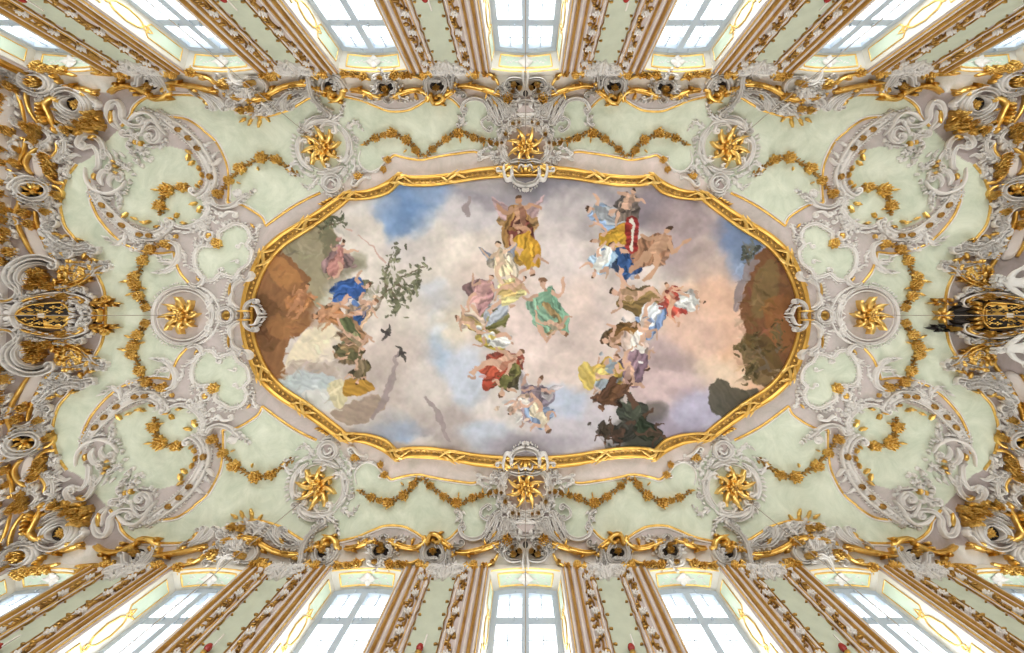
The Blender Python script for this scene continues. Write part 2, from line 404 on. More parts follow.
loop_piece(0, [(.215, .045), (.24, .058), (.30, .043), (.45, .05), (.6, .056), (.655, .072), (.67, .06)], 'shaded_hollow', 'leafgold', fr)
# beads in the hollow and leaf wraps across the moulding
dm = np.r_[0, np.cumsum(np.linalg.norm(np.diff(np.vstack([(LI + LO) / 2, ((LI + LO) / 2)[:1]]), axis=0), axis=1))]
def on_loop(d, t):
    i = np.clip(np.searchsorted(dm, d % dm[-1]) - 1, 0, len(LI) - 1); f = ((d % dm[-1]) - dm[i]) / (dm[i + 1] - dm[i] + 1e-9)
    j = (i + 1) % len(LI); A = LI[i] * (1 - f) + LI[j] * f; B_ = LO[i] * (1 - f) + LO[j] * f
    return A + (B_ - A) * t
mb = MB(); N_ = int(dm[-1] / .12)
aa = np.linspace(0, 2 * np.pi, 7, endpoint=False)
for k in range(N_):
    c = on_loop(k * dm[-1] / N_, .45) - np.array([0, 0, .043]); G = []
    for e in (0, .6, 1.2): G.append(c + np.stack([.032 * math.cos(e) * np.cos(aa), .032 * math.cos(e) * np.sin(aa), np.full(7, -.03 * math.sin(e))], -1))
    mb.grid(np.array(G), closed=True)
b_ = mb.build('bead_row', 'gold', fr); b_['kind'] = 'stuff'
def wrap_leaf(mb, d0, dirn, L, tA, tB, w, h, n=9):
    "a leaf that lies on the frame, running along it and crossing from tA to tB"
    u = np.linspace(0, 1, n); G = []
    for k, uu in enumerate(u):
        wd = w * (math.sin(math.pi * min(1, uu * .9 + .08)) ** .8) * (.8 + .2 * math.cos(uu * 18)); row = []
        for v, z in ((-1, .0), (-.5, .8), (0, .45), (.5, .8), (1, 0)):
            p = on_loop(d0 + dirn * L * uu, tA + (tB - tA) * uu + v * wd); row.append(p - np.array([0, 0, .092 + h * z * (.6 + .4 * math.sin(3 * uu))]))
        G.append(row)
    mb.grid(np.array(G))
NW = 26
for k in range(NW):
    mb = MB(); d0 = (k + .5) * dm[-1] / NW
    if any(abs(((d0 - e * dm[-1] + dm[-1] / 2) % dm[-1]) - dm[-1] / 2) < .35 for e in (0, .25, .5, .75)): continue
    s_ = 1 if (k * 4 // NW) % 2 else -1
    for (o, L, a, b, w) in ((0, .34, .1, 1.0, .22), (-.05, .3, .5, 1.1, .16), (.05, .26, .2, -.05, .16), (.18, .3, .85, .2, .15), (-.12, .24, .7, .05, .14)):
        wrap_leaf(mb, d0 + s_ * o, s_, L, a, b, w * .9, .05)
    mb.build('leaf_wrap', 'goldlite', fr)
# ---- the fresco: its painting is made of brush shapes laid on a fine grid
SS = 1.7
fw, fh = int(548 * SS), int(290 * SS); X0, Y0 = 251.5, 171.0
cy, cx = np.meshgrid(np.arange(fh) / SS + Y0, np.arange(fw) / SS + X0, indexing='ij')
def noise(freq, seed, octs=5):
    out = np.zeros((fh, fw)); a = 1; tot = 0
    for o in range(octs):
        r = np.random.RandomState(seed * 31 + o); f = freq * 2 ** o; gh, gw = int(f * fh / fw) + 3, int(f) + 3
        g_ = r.rand(gh, gw); y = np.linspace(0, gh - 2.001, fh); x = np.linspace(0, gw - 2.001, fw)
        iy, ix = y.astype(int), x.astype(int); ty, tx = y - iy, x - ix; ty = ty * ty * (3 - 2 * ty); tx = tx * tx * (3 - 2 * tx)
        ty = ty[:, None]; tx = tx[None]
        A = g_[iy][:, ix]; B_ = g_[iy][:, ix + 1]; C = g_[iy + 1][:, ix]; D = g_[iy + 1][:, ix + 1]
        out += a * ((A * (1 - tx) + B_ * tx) * (1 - ty) + (C * (1 - tx) + D * tx) * ty); tot += a; a *= .55
    return out / tot - .5
n1, n2, n3, n4 = noise(6, 1), noise(6, 2), noise(40, 3, 4), noise(14, 4)
CV = np.zeros((fh, fw, 3)) + np.array((205., 190, 185))
def sm(x): x = np.clip(x, 0, 1); return x * x * (3 - 2 * x)
def blob(x, y, rx, ry, c, soft=.5, rot=0, warp=26, op=1.0):
    ca, sa = math.cos(rot), math.sin(rot); u = cx + n1 * warp * 2 - x; v = cy + n2 * warp * 2 - y
    d = np.hypot((u * ca + v * sa) / rx, (-u * sa + v * ca) / ry); a = sm((1 + soft * .5 - d) / soft) * op
    CV[:] = CV * (1 - a[..., None]) + np.array(c, float) * a[..., None]
def poly(p, c, soft=.8, op=1.0, fold=0.0, fd=0.0, warp=3.0, closed=True):
    "one painted shape with a soft edge, its folds striped along direction fd"
    p = spl(p, closed=True, step=2.5) if closed else np.asarray(p, float)
    x0, x1 = int((p[:, 0].min() - X0 - 6) * SS), int((p[:, 0].max() - X0 + 6) * SS); y0, y1 = int((p[:, 1].min() - Y0 - 6) * SS), int((p[:, 1].max() - Y0 + 6) * SS)
    x0, y0 = max(0, x0), max(0, y0); x1, y1 = min(fw, x1), min(fh, y1)
    if x1 <= x0 or y1 <= y0: return
    u = cx[y0:y1, x0:x1] + n4[y0:y1, x0:x1] * warp * 2; v = cy[y0:y1, x0:x1] + n3[y0:y1, x0:x1] * warp * 1.5
    a = 0
    for ox, oy in ((0, 0), (.3, .2), (-.3, .2), (.2, -.3), (-.2, -.3)): a = a + inside(u + ox * soft, v + oy * soft, p)
    a = (a / 5.) * op; k = np.ones_like(u)
    if fold:
        w = (u * math.cos(fd + 1.57) + v * math.sin(fd + 1.57)); k = 1 + fold * (np.sin(w * 1.25 + n4[y0:y1, x0:x1] * 16) * .6 + np.sin(w * .55 + 1 + n1[y0:y1, x0:x1] * 9) * .6)
    S = CV[y0:y1, x0:x1]; S[:] = S * (1 - a[..., None]) + np.clip(np.array(c, float) * k[..., None], 0, 255) * a[..., None]
def limb(p, w, c, op=1.0):
    q = spl(p, step=1.2); t = np.gradient(q, axis=0); t /= np.hypot(t[:, 0], t[:, 1])[:, None] + 1e-9; nn = np.stack([-t[:, 1], t[:, 0]], -1)
    W = np.interp(np.linspace(0, 1, len(q)), np.linspace(0, 1, len(w)), w)[:, None] / 2
    poly(np.vstack([q + nn * W, (q - nn * W)[::-1]]), c, .6, op, closed=False, warp=.8)
for a in ((300, 215, 70, 45, (200, 182, 176)), (345, 240, 60, 45, (216, 203, 196)), (415, 205, 42, 24, (98, 132, 186)), (398, 232, 16, 20, (120, 150, 196)), (440, 192, 26, 12, (128, 150, 190)), (452, 262, 52, 50, (214, 200, 192)), (480, 215, 32, 28, (192, 182, 188)), (405, 245, 30, 16, (206, 192, 190)),
          (430, 345, 26, 44, (168, 184, 212)), (425, 300, 20, 20, (196, 194, 204)), (395, 325, 30, 34, (206, 192, 184)), (385, 372, 44, 40, (190, 172, 166)), (405, 432, 34, 12, (146, 166, 204)), (450, 425, 40, 26, (176, 160, 158)), (470, 372, 22, 30, (186, 192, 212)), (482, 432, 30, 16, (182, 188, 208)), (425, 385, 26, 20, (206, 192, 188)),
          (540, 196, 76, 20, (134, 128, 142)), (505, 205, 30, 16, (156, 146, 156)), (575, 225, 34, 34, (184, 172, 176)), (560, 262, 30, 34, (206, 190, 190)), (590, 322, 44, 40, (224, 196, 188)), (570, 360, 44, 34, (214, 190, 184)), (575, 425, 50, 30, (190, 180, 192)), (560, 400, 26, 16, (176, 184, 208)), (530, 445, 60, 12, (170, 160, 172)),
          (655, 205, 46, 26, (136, 122, 134)), (690, 240, 44, 40, (168, 146, 150)), (715, 262, 30, 34, (198, 172, 164)), (735, 232, 26, 24, (104, 124, 166)), (742, 262, 18, 24, (130, 148, 184)), (715, 325, 50, 46, (222, 172, 146)), (690, 345, 30, 26, (212, 172, 156)), (740, 375, 34, 26, (218, 166, 132)), (700, 372, 44, 16, (226, 196, 172)),
          (672, 400, 44, 40, (184, 158, 162)), (705, 410, 40, 24, (166, 160, 188)), (655, 370, 30, 34, (192, 164, 166)), (660, 432, 40, 14, (150, 136, 156)), (615, 300, 26, 44, (206, 186, 182)), (490, 300, 44, 50, (208, 186, 178)), (455, 330, 26, 20, (222, 204, 186)), (520, 330, 30, 40, (214, 190, 186))):
    blob(*a, soft=.7, warp=16, op=.92)
rc = np.random.RandomState(5)
for k in range(150):            # cloud edges: lit and shaded puffs
    x, y = rc.uniform(330, 770), rc.uniform(180, 450); r = rc.uniform(5, 18); l = rc.choice((1.08, .9)); i, j = int((y - Y0) * SS) % fh, int((x - X0) * SS) % fw
    blob(x, y, r * rc.uniform(1, 2), r * .7, np.clip(CV[i, j] * l, 0, 235), .9, rc.uniform(-.7, .7), 14, .5)
# rocky hills at both ends
poly([(240, 300), (262, 245), (285, 225), (322, 212), (336, 235), (338, 270), (345, 300), (300, 310)], (150, 138, 112), 2, warp=5); poly([(318, 225), (334, 232), (340, 262), (346, 292), (334, 296), (326, 268)], (112, 106, 82), 2, .8, warp=5)
poly([(240, 330), (250, 268), (270, 245), (290, 252), (312, 278), (308, 296), (322, 312), (310, 330), (288, 345), (284, 368), (282, 386), (262, 390), (240, 350)], (140, 94, 60), 1.6, fold=.04, fd=1.9, warp=9)
poly([(262, 262), (284, 258), (304, 280), (300, 292), (276, 284)], (186, 124, 70), 2.5, .7, warp=6); poly([(252, 300), (272, 296), (286, 320), (272, 352), (256, 340)], (106, 70, 44), 2.5, .65, warp=6); poly([(268, 318), (300, 314), (318, 318), (296, 336), (276, 340)], (168, 112, 66), 2.5, .6, warp=5)
poly([(296, 342), (318, 324), (338, 330), (346, 352), (330, 372), (298, 374), (284, 366)], (222, 204, 176), 2, .95, .02, .6); poly([(290, 360), (320, 362), (342, 352), (340, 372), (316, 382), (286, 376)], (170, 150, 142), 2, .8)
poly([(276, 384), (296, 372), (322, 372), (338, 380), (336, 404), (312, 410), (288, 400)], (176, 184, 190), 1.6, .95, .05, .4); poly([(300, 396), (330, 388), (336, 406), (316, 412)], (206, 200, 196), 1.6, .8); poly([(326, 386), (340, 378), (348, 398), (336, 408)], (206, 190, 150), 1, .95, .07, 1.2)
poly([(344, 380), (362, 376), (374, 384), (372, 392), (352, 396), (342, 392)], (176, 128, 48), 1, 1, .12, .5); poly([(330, 412), (352, 402), (372, 396), (384, 402), (372, 416), (348, 424)], (158, 134, 118), 1.4, .9, .05, .3)
poly([(820, 330), (800, 262), (775, 240), (758, 250), (748, 275), (742, 305), (746, 330), (756, 352), (770, 380), (790, 372)], (118, 76, 48), 1.6, fold=.04, fd=1.2, warp=9); poly([(752, 285), (764, 262), (778, 270), (772, 300), (756, 318)], (120, 100, 60), 2.5, .7, warp=6); poly([(740, 312), (744, 290), (752, 272), (758, 258), (748, 262), (738, 284), (734, 308)], (136, 120, 122), 1.4, .9, warp=4)
poly([(765, 300), (790, 296), (800, 330), (785, 350), (768, 334)], (150, 92, 48), 3, .6, warp=6); poly([(742, 345), (756, 330), (775, 345), (785, 370), (766, 388), (748, 376)], (92, 74, 42), 1.6, .75, warp=7); poly([(706, 388), (718, 378), (734, 388), (760, 392), (745, 410), (720, 416), (708, 404)], (84, 78, 66), 1.6, .92, .06, .9, warp=7)
poly([(600, 440), (625, 428), (650, 430), (668, 440), (655, 452), (620, 452)], (54, 56, 44), 1.4, .85, warp=7)
def tree(x, y, pts, n, seed, c=(96, 98, 66), spread_=9):
    rt = np.random.RandomState(seed)
    for p in pts: limb(p, (3.4, 2, .8), (104, 88, 70))
    for k in range(n):
        p = pts[rt.randint(len(pts))]; t = rt.uniform(.25, 1.05) * (len(p) - 1); i = min(int(t), len(p) - 2); f_ = t - i
        qx_ = p[i][0] + (p[i + 1][0] - p[i][0]) * f_ + rt.normal(0, spread_ * .5); qy_ = p[i][1] + (p[i + 1][1] - p[i][1]) * f_ + rt.normal(0, spread_ * .5)
        a = rt.uniform(0, 6.28); r = rt.uniform(1.5, 3.8); cc = np.array(c) * rt.uniform(.7, 1.35)
        poly([(qx_ + r * math.cos(a + k_) * (1, .5)[k_i % 2], qy_ + r * math.sin(a + k_) * (1, .5)[k_i % 2]) for k_i, k_ in enumerate((0, 1.57, 3.14, 4.71))], cc, .5, .85, warp=.5)
tree(0, 0, [[(374, 310), (386, 292), (402, 276), (424, 266)], [(386, 292), (384, 272), (394, 250)], [(396, 282), (408, 290), (416, 284)], [(378, 302), (368, 294), (364, 286)], [(390, 287), (398, 300), (394, 310)]], 260, 1, (104, 104, 80))
tree(0, 0, [[(316, 232), (326, 224), (344, 222)], [(322, 228), (334, 216), (340, 220)]], 46, 2, (92, 94, 74), 7)
tree(0, 0, [[(748, 264), (750, 252), (758, 244)], [(748, 262), (744, 250), (750, 246)]], 36, 3, (80, 82, 74), 6)
tree(0, 0, [[(772, 372), (762, 356), (748, 342), (738, 346)], [(764, 360), (758, 340), (756, 330)], [(768, 366), (752, 372), (746, 376)], [(774, 352), (780, 340), (776, 324)]], 110, 4, (84, 70, 42), 9)
def person(x, y, ang, H, robe, cloak, skin=(206, 160, 136), seed=0, wings=None, nude=False):
    "a generic draped figure seen from below, head toward ang"
    r = np.random.RandomState(seed + 50); a = math.radians(ang); ca, sa = math.cos(a), math.sin(a); k = H / 10.
    L = lambda u, v: (x + k * (u * ca - v * sa), y + k * (u * sa + v * ca))
    s = r.choice((-1, 1)); j = lambda m=.5: r.uniform(-m, m)
    if wings:
        for sg in (-1, 1):
            poly([L(1.5, sg * .6), L(3, sg * 2.5), L(4.6 + j(), sg * 4.6), L(2.6, sg * 4.0), L(.6, sg * 3.0)], wings, .8, .95, .16, a + sg * .8); poly([L(1.4, sg * .8), L(2.4, sg * 2.4), L(3, sg * 3.6), L(1.2, sg * 2.4)], np.array(wings) * .8, .8, .7)
    poly([L(3, -1.6 * s), L(1, -2.6 * s + j()), L(-2 + j(), -3.4 * s), L(-4.6 + j(), -2.2 * s + j()), L(-3, 0), L(-1, 1.4 * s), L(2, 1.0 * s)], cloak, .7, .96, .26, a + j(.6))
    if not nude: poly([L(1, -1), L(.6, 1.1), L(-2, 2 + j()), L(-4.8 + j(), 1.5 * s + j()), L(-4.6, -1.2), L(-2.2, -1.9 + j())], robe, .7, .97, .24, a + j(.5))
    limb([L(-.6, .6 * s), L(-3 + j(), 1.6 * s), L(-5.6 + j(), .9 * s + j())], (k * 1.3, k * .9, k * .55), skin); limb([L(-5.2, -.3), L(-6.2 + j(), -.6 + j())], (k * .7, k * .5), np.array(skin) * .9)
    if nude: limb([L(-.4, -.6), L(-3, -1.3 + j()), L(-5.6, -1.8 + j())], (k * 1.4, k, k * .5), np.array(skin) * .93)
    poly([L(2.6, -1.15), L(2.7, 1.15), L(.6, .95), L(-.8, 1.05), L(-.8, -1.05), L(.6, -.95)], skin if nude or r.rand() < .4 else robe, .6, .98, .10, a + 1.2); poly([L(2.4, -.2), L(2.4, 1.1), L(-.4, .95), L(-.2, .2)], np.array(skin if nude else robe) * .8, .9, .45)
    limb([L(2.3, 1.0), L(1.9 + j(1), 2.6), L(3.2 + j(1.5), 4.0 + j())], (k * .85, k * .65, k * .4), skin); limb([L(2.3, -1.0), L(1.2 + j(1), -2.5), L(2.4 + j(1.5), -3.6 + j())], (k * .85, k * .65, k * .4), np.array(skin) * .92)
    limb([L(2.6, 0), L(3.4, .05)], (k * .7, k * .6), np.array(skin) * .85)
    poly([L(4.0 + .75 * math.cos(t), j(.05) + .62 * math.sin(t)) for t in np.linspace(0, 6.28, 9)[:-1]], skin, .5, 1, warp=.4); poly([L(4.3, -.6), L(4.9, -.2), L(4.8, .5), L(4.3, .66), L(4.35, .1)], np.array((88, 62, 46)) * r.uniform(.7, 1.5), .5, 1, warp=.4)
    poly([L(-1, -2.6 * s), L(-2.4, -3.2 * s), L(-3.8, -2.2 * s), L(-2.4, -1.6 * s)], np.array(cloak) * 1.25, .8, .5); poly([L(-1.6, .9), L(-4, 1.1), L(-4.4, .2), L(-2, .2)], np.array(robe) * 1.2, .8, .4 if not nude else 0)
FIGS = []
for q in ((338, 258, -70, 30, (176, 118, 112), (140, 108, 112)), (352, 292, -20, 34, (52, 88, 158), (46, 78, 140)), (362, 312, -40, 30, (58, 96, 164), (196, 160, 130)), (330, 314, 170, 30, (176, 116, 70), (160, 104, 64), (196, 140, 104), 7, None, True), (354, 336, 60, 32, (92, 100, 66), (150, 110, 80)), (300, 300, -60, 28, (190, 130, 84), (170, 110, 66), (190, 128, 88), 9, None, True), (350, 356, 20, 26, (96, 92, 62), (120, 96, 66)), (358, 372, 100, 22, (122, 104, 80), (96, 84, 56)),
          (519, 222, -95, 44, (112, 58, 52), (150, 108, 60), (190, 140, 110), 11, (176, 142, 146)), (526, 256, 70, 36, (196, 146, 44), (180, 128, 36)), (501, 262, -100, 34, (214, 196, 160), (206, 188, 168), (214, 176, 150), 13, (136, 142, 164)), (481, 292, -60, 32, (196, 146, 144), (170, 122, 126)), (488, 318, 150, 36, (158, 162, 176), (110, 106, 60)), (512, 288, -40, 30, (206, 172, 106), (190, 178, 120)),
          (546, 306, -100, 46, (124, 164, 138), (108, 150, 126)), (552, 322, 40, 30, (116, 152, 130), (150, 120, 80)), (492, 336, -160, 30, (206, 204, 206), (176, 150, 60)), (500, 364, -30, 42, (176, 76, 54), (154, 58, 42)), (508, 380, 120, 30, (110, 106, 60), (70, 62, 44)), (470, 322, 200, 26, (182, 156, 96), (204, 176, 160)), (534, 398, -70, 38, (134, 116, 126), (112, 96, 112), (200, 156, 140), 21, (176, 166, 172)), (540, 416, 60, 30, (214, 196, 170), (126, 146, 182)), (520, 406, 150, 22, (200, 190, 186), (180, 150, 130), (206, 160, 140), 23, (206, 200, 200)),
          (604, 214, 200, 34, (146, 148, 156), (134, 160, 200)), (628, 206, -70, 32, (116, 100, 92), (96, 84, 80)), (612, 240, 180, 36, (196, 148, 44), (172, 122, 38)), (622, 262, -120, 36, (52, 84, 140), (40, 64, 110)), (600, 262, 120, 28, (212, 210, 208), (150, 178, 210)), (634, 296, 190, 40, (132, 106, 64), (112, 88, 50)), (656, 250, -60, 46, (166, 116, 88), (150, 104, 78), (196, 148, 118), 31, None, True), (672, 300, -110, 32, (196, 78, 64), (176, 60, 52), (214, 160, 130), 33), (690, 300, 10, 26, (198, 196, 196), (186, 184, 184)), (646, 322, 120, 36, (206, 208, 216), (106, 130, 176)),
          (622, 338, 170, 34, (134, 92, 44), (98, 70, 40)), (640, 350, 70, 34, (218, 208, 204), (186, 160, 150)), (630, 372, 100, 36, (142, 112, 126), (118, 92, 108)), (608, 372, -60, 32, (142, 152, 164), (196, 156, 60)), (596, 376, 160, 26, (214, 188, 104), (198, 160, 70)), (612, 396, 130, 32, (104, 70, 48), (84, 56, 42), (106, 72, 54), 41), (634, 414, 60, 34, (74, 78, 66), (56, 60, 52), (96, 68, 54), 42), (620, 432, 160, 26, (60, 58, 52), (48, 48, 44), (86, 62, 50), 43), (650, 432, 20, 26, (50, 60, 46), (40, 46, 36), (90, 66, 54), 44), (606, 432, 100, 20, (66, 56, 46), (54, 46, 40), (86, 62, 50), 45)):
    q = list(q)
    if len(q) < 7: q.append((206, 160, 136))
    if len(q) < 8: q.append(int(q[0] + q[1]))
    q[3] *= 1.28; FIGS.append(q)
for q in FIGS:                  # cloud banks and loose drapery that carry the groups
    rz = np.random.RandomState(q[7]); x, y = q[0], q[1]
    for k in range(3):
        l = (1.10, .86, .96)[k]; i, j = int(np.clip((y - Y0) * SS, 0, fh - 1)), int(np.clip((x - X0) * SS, 0, fw - 1)); blob(x + rz.normal(0, 9), y + rz.normal(0, 7), rz.uniform(8, 17), rz.uniform(5, 10), np.clip(CV[i, j] * l, 0, 228), .9, rz.uniform(-.8, .8), 12, .55)
for q in FIGS:
    rz = np.random.RandomState(q[7] + 3); x, y = q[0], q[1]; a = rz.uniform(0, 6.28); c = np.array(q[5], float) * rz.uniform(.6, 1.15); r = q[3] * .42
    poly([(x + r * rz.uniform(.5, 1.1) * math.cos(a + t), y + r * rz.uniform(.4, .8) * math.sin(a + t)) for t in np.linspace(0, 6.28, 7)[:-1]], c, 1, .85, .3, a, warp=5)
for q in FIGS: person(*q)
for q in FIGS[::2]:
    rz = np.random.RandomState(q[7] + 9)
    for k in range(4):
        x, y = q[0] + rz.normal(0, 9), q[1] + rz.normal(0, 8); a = rz.uniform(0, 6.28); r = rz.uniform(2, 5); poly([(x + r * rz.uniform(.5, 1.2) * math.cos(a + t), y + r * rz.uniform(.3, .7) * math.sin(a + t)) for t in np.linspace(0, 6.28, 6)[:-1]], np.array(q[4 + k % 2], float) * rz.uniform(.55, 1.35), .8, .8, .25, a, warp=4)
poly([(626, 222), (636, 216), (640, 240), (634, 252), (624, 246)], (150, 42, 40), .8, .95, .25, .2); limb([(632, 218), (634, 234), (630, 250)], (3, 3, 3), (214, 204, 190))
poly([(580, 362), (592, 366), (594, 382), (586, 388), (578, 376)], (206, 176, 84), .8, .9, .14, 1.0)
for x, y, a in ((387, 334, .5), (402, 354, -.4)):
    w = lambda u, v: (x + u * math.cos(a) - v * math.sin(a), y + u * math.sin(a) + v * math.cos(a))
    for s in (-1, 1): poly([w(2, .6 * s), w(3.5, 4 * s), w(1.5, 8.5 * s), w(-1.4, 9.5 * s), w(-.4, 6 * s), w(-1.6, 3 * s), w(-2, .6 * s)], (78, 72, 70), .6, .95, warp=.6)
    poly([w(5.5, 0), w(3.5, 1.2), w(-2, 1.5), w(-6.5, 1.6), w(-6.5, -1.6), w(-2, -1.5), w(3.5, -1.2)], (62, 57, 56), .6, .95, warp=.5)
for p in ([(358, 235), (372, 246), (384, 262)], [(344, 228), (352, 232)]): limb(p, (1, 2, 2.4), (196, 160, 150))
for p in ([(398, 352), (388, 388), (372, 418)], [(424, 396), (438, 414), (448, 440)], [(468, 196), (466, 206), (468, 216)]): limb(p, (3, 7, 3), (150, 132, 134), .8)
for k in range(420):            # loose brushwork over the rocks and banks
    rz = np.random.RandomState(900 + k)
    if k % 2: x, y = rz.uniform(256, 340), rz.uniform(225, 410)
    else: x, y = rz.uniform(738, 795), rz.uniform(245, 400)
    i, j = int((y - Y0) * SS), int((x - X0) * SS)
    if not (0 <= i < fh and 0 <= j < fw): continue
    a = rz.uniform(-1.2, 1.2); r = rz.uniform(3, 9); c = CV[i, j] * rz.uniform(.78, 1.2) + rz.normal(0, 3, 3)
    poly([(x + r * math.cos(a), y + r * math.sin(a)), (x + 1.5 * math.cos(a + 1.57), y + 1.5 * math.sin(a + 1.57)), (x - r * math.cos(a), y - r * math.sin(a)), (x - 1.5 * math.cos(a + 1.57), y - 1.5 * math.sin(a + 1.57))], np.clip(c, 0, 235), 1.4, .55, warp=4)
ii = np.clip(np.arange(fh)[:, None] + (n3 * 5 + noise(90, 11, 2) * 4) * SS, 0, fh - 1).astype(int); jj = np.clip(np.arange(fw)[None] + (noise(40, 12, 4) * 5 + noise(90, 13, 2) * 4) * SS, 0, fw - 1).astype(int)
CV = CV[ii, jj]              # the uneven edge of a brush
CV = CV.mean(-1, keepdims=True) * .17 + CV * .83
CV *= (1 + n3 * .14 + noise(110, 9, 2) * .10)[..., None]
ok = inside(cx, cy, np.array(proj(LI + (LO - LI) * .25)).T)
okq = ok[:-1, :-1] & ok[1:, :-1] & ok[:-1, 1:] & ok[1:, 1:]
b = (cy - PY) / F; dz = b * ST + CT
V = np.stack([(cx - PX) / F / dz, (b * CT - ST) / dz, np.ones_like(cx)], -1) * (HF - .015)
idx = np.arange(fh * fw).reshape(fh, fw); Q = np.stack([idx[:-1, :-1], idx[:-1, 1:], idx[1:, 1:], idx[1:, :-1]], -1)[okq]
used = np.unique(Q); remap = np.zeros(fh * fw, int); remap[used] = np.arange(len(used))
mb = MB(); mb.add(V.reshape(-1, 3)[used], remap[Q])
fo = mb.build('ceiling_fresco', 'fresco', org=(0, 0, HF))
paint(fo, lin(CV.reshape(-1, 3)[used]) * .93)
fo['label'] = 'baroque sky painting with draped figures, clouds and rocks inside the gilded ceiling frame'; fo['category'] = 'painting'
# ---------------------------------------------------------------- walls, windows, floor
AZ, AR = 8.0, .09        # spring and rise of the window arches (above camera)
OW, IW, WT = .70, .615, .42
ZS = .6                  # window sill
WIN = [-9.36 + BAY * k for k in range(7)]
def arch(hw, z0, rise, n=17): u = np.linspace(-1, 1, n); return np.stack([u * hw, z0 + rise * (1 - u * u)], -1)
def wall_long(name, sy):
    mb = MB(); Y = sy * YW; zt = float(srf(0, YW)) + .05; fl = -CAMZ
    xe = [-XW - .3] + [c + d for c in WIN for d in (-OW, OW)] + [XW + .3]
    for k in range(0, len(xe), 2):
        n = 2; mb.grid(np.array([[(xe[k], Y, z), (xe[k + 1], Y, z)] for z in np.linspace(fl, zt, 12)]))
    for c in WIN:
        a = arch(OW, AZ, AR); mb.grid(np.array([[(c + x, Y, z), (c + x, Y, zt)] for x, z in a]))
        mb.grid(np.array([[(c - OW, Y, z), (c + OW, Y, z)] for z in (fl, ZS)]))
        ai = arch(IW, AZ + .0, AR * .9); Yi = sy * (YW + WT)
        mb.grid(np.array([[(c + a[i, 0], Y, a[i, 1]), (c + ai[i, 0], Yi, ai[i, 1])] for i in range(len(a))]))
        for s in (-1, 1): mb.grid(np.array([[(c + s * OW, Y, z), (c + s * IW, Yi, z)] for z in np.linspace(ZS, AZ, 8)]))
        mb.grid(np.array([[(c - OW, Y, ZS), (c + OW, Y, ZS)], [(c - IW, Yi, ZS), (c + IW, Yi, ZS)]]))
        # outer closing strips around the sash
        mb.grid(np.array([[(c + x, Yi, z), (c + x * 1.25, Yi + sy * .02, AZ + .6)] for x, z in ai]))
    return struct(mb.build(name, 'white', smooth=False))
wall_long('wall_north', -1); wall_long('wall_south', 1)
for nm, sx in (('wall_west', -1), ('wall_east', 1)):
    mb = MB(); zt = float(srf(XW, 0)) + .05
    mb.grid(np.array([[(sx * XW, y, z) for y in np.linspace(-YW - .3, YW + .3, 12)] for z in np.linspace(-CAMZ, zt, 10)])); struct(mb.build(nm, 'pale', smooth=False))
mb = MB(); mb.grid(np.array([[(x, y, -CAMZ) for x in np.linspace(-XW - .3, XW + .3, 9)] for y in np.linspace(-YW - .9, YW + .9, 5)])); struct(mb.build('floor', 'floor', smooth=False))
def bar(mb, p, q, w, d):
    "rectangular bar in the window plane (x, z), w wide, d deep in y, from p to q"
    p, q = np.array(p, float), np.array(q, float); t = (q - p) / np.linalg.norm(q - p); n = np.array([-t[1], t[0]]) * w / 2
    c = [p + n, p - n, q - n, q + n]; V = [(x, y, z) for y in d for x, z in c]
    mb.add(V, [(0, 1, 2, 3), (7, 6, 5, 4), (0, 4, 5, 1), (1, 5, 6, 2), (2, 6, 7, 3), (3, 7, 4, 0)])
def moulding_xz(mb, pts_, w, y, h, sy, closed=False):
    "thin raised gilt line along (x, y, z) points with a surface normal"
    P = np.asarray(pts_, float); T = np.gradient(P, axis=0) if not closed else np.roll(P, -1, 0) - np.roll(P, 1, 0)
    T /= np.linalg.norm(T, axis=1, keepdims=True) + 1e-9; N = np.broadcast_to(np.asarray(y, float), P.shape); N = N / np.linalg.norm(N, axis=1, keepdims=True)
    B = np.cross(N, T); G = np.array([P + B * a * w + N * b * h for a, b in ((-.5, -.1), (-.4, .7), (0, 1), (.4, .7), (.5, -.1))]).transpose(1, 0, 2)
    mb.grid(np.concatenate([G, G[:1]]) if closed else G)
def dense(p, n=6, closed=False):
    p = [np.array(q, float) for q in p]; out = []
    if closed: p = p + [p[0]]
    for a, b in zip(p[:-1], p[1:]):
        for k in range(n): out.append(a + (b - a) * k / n)
    if not closed: out.append(p[-1])
    return np.array(out)
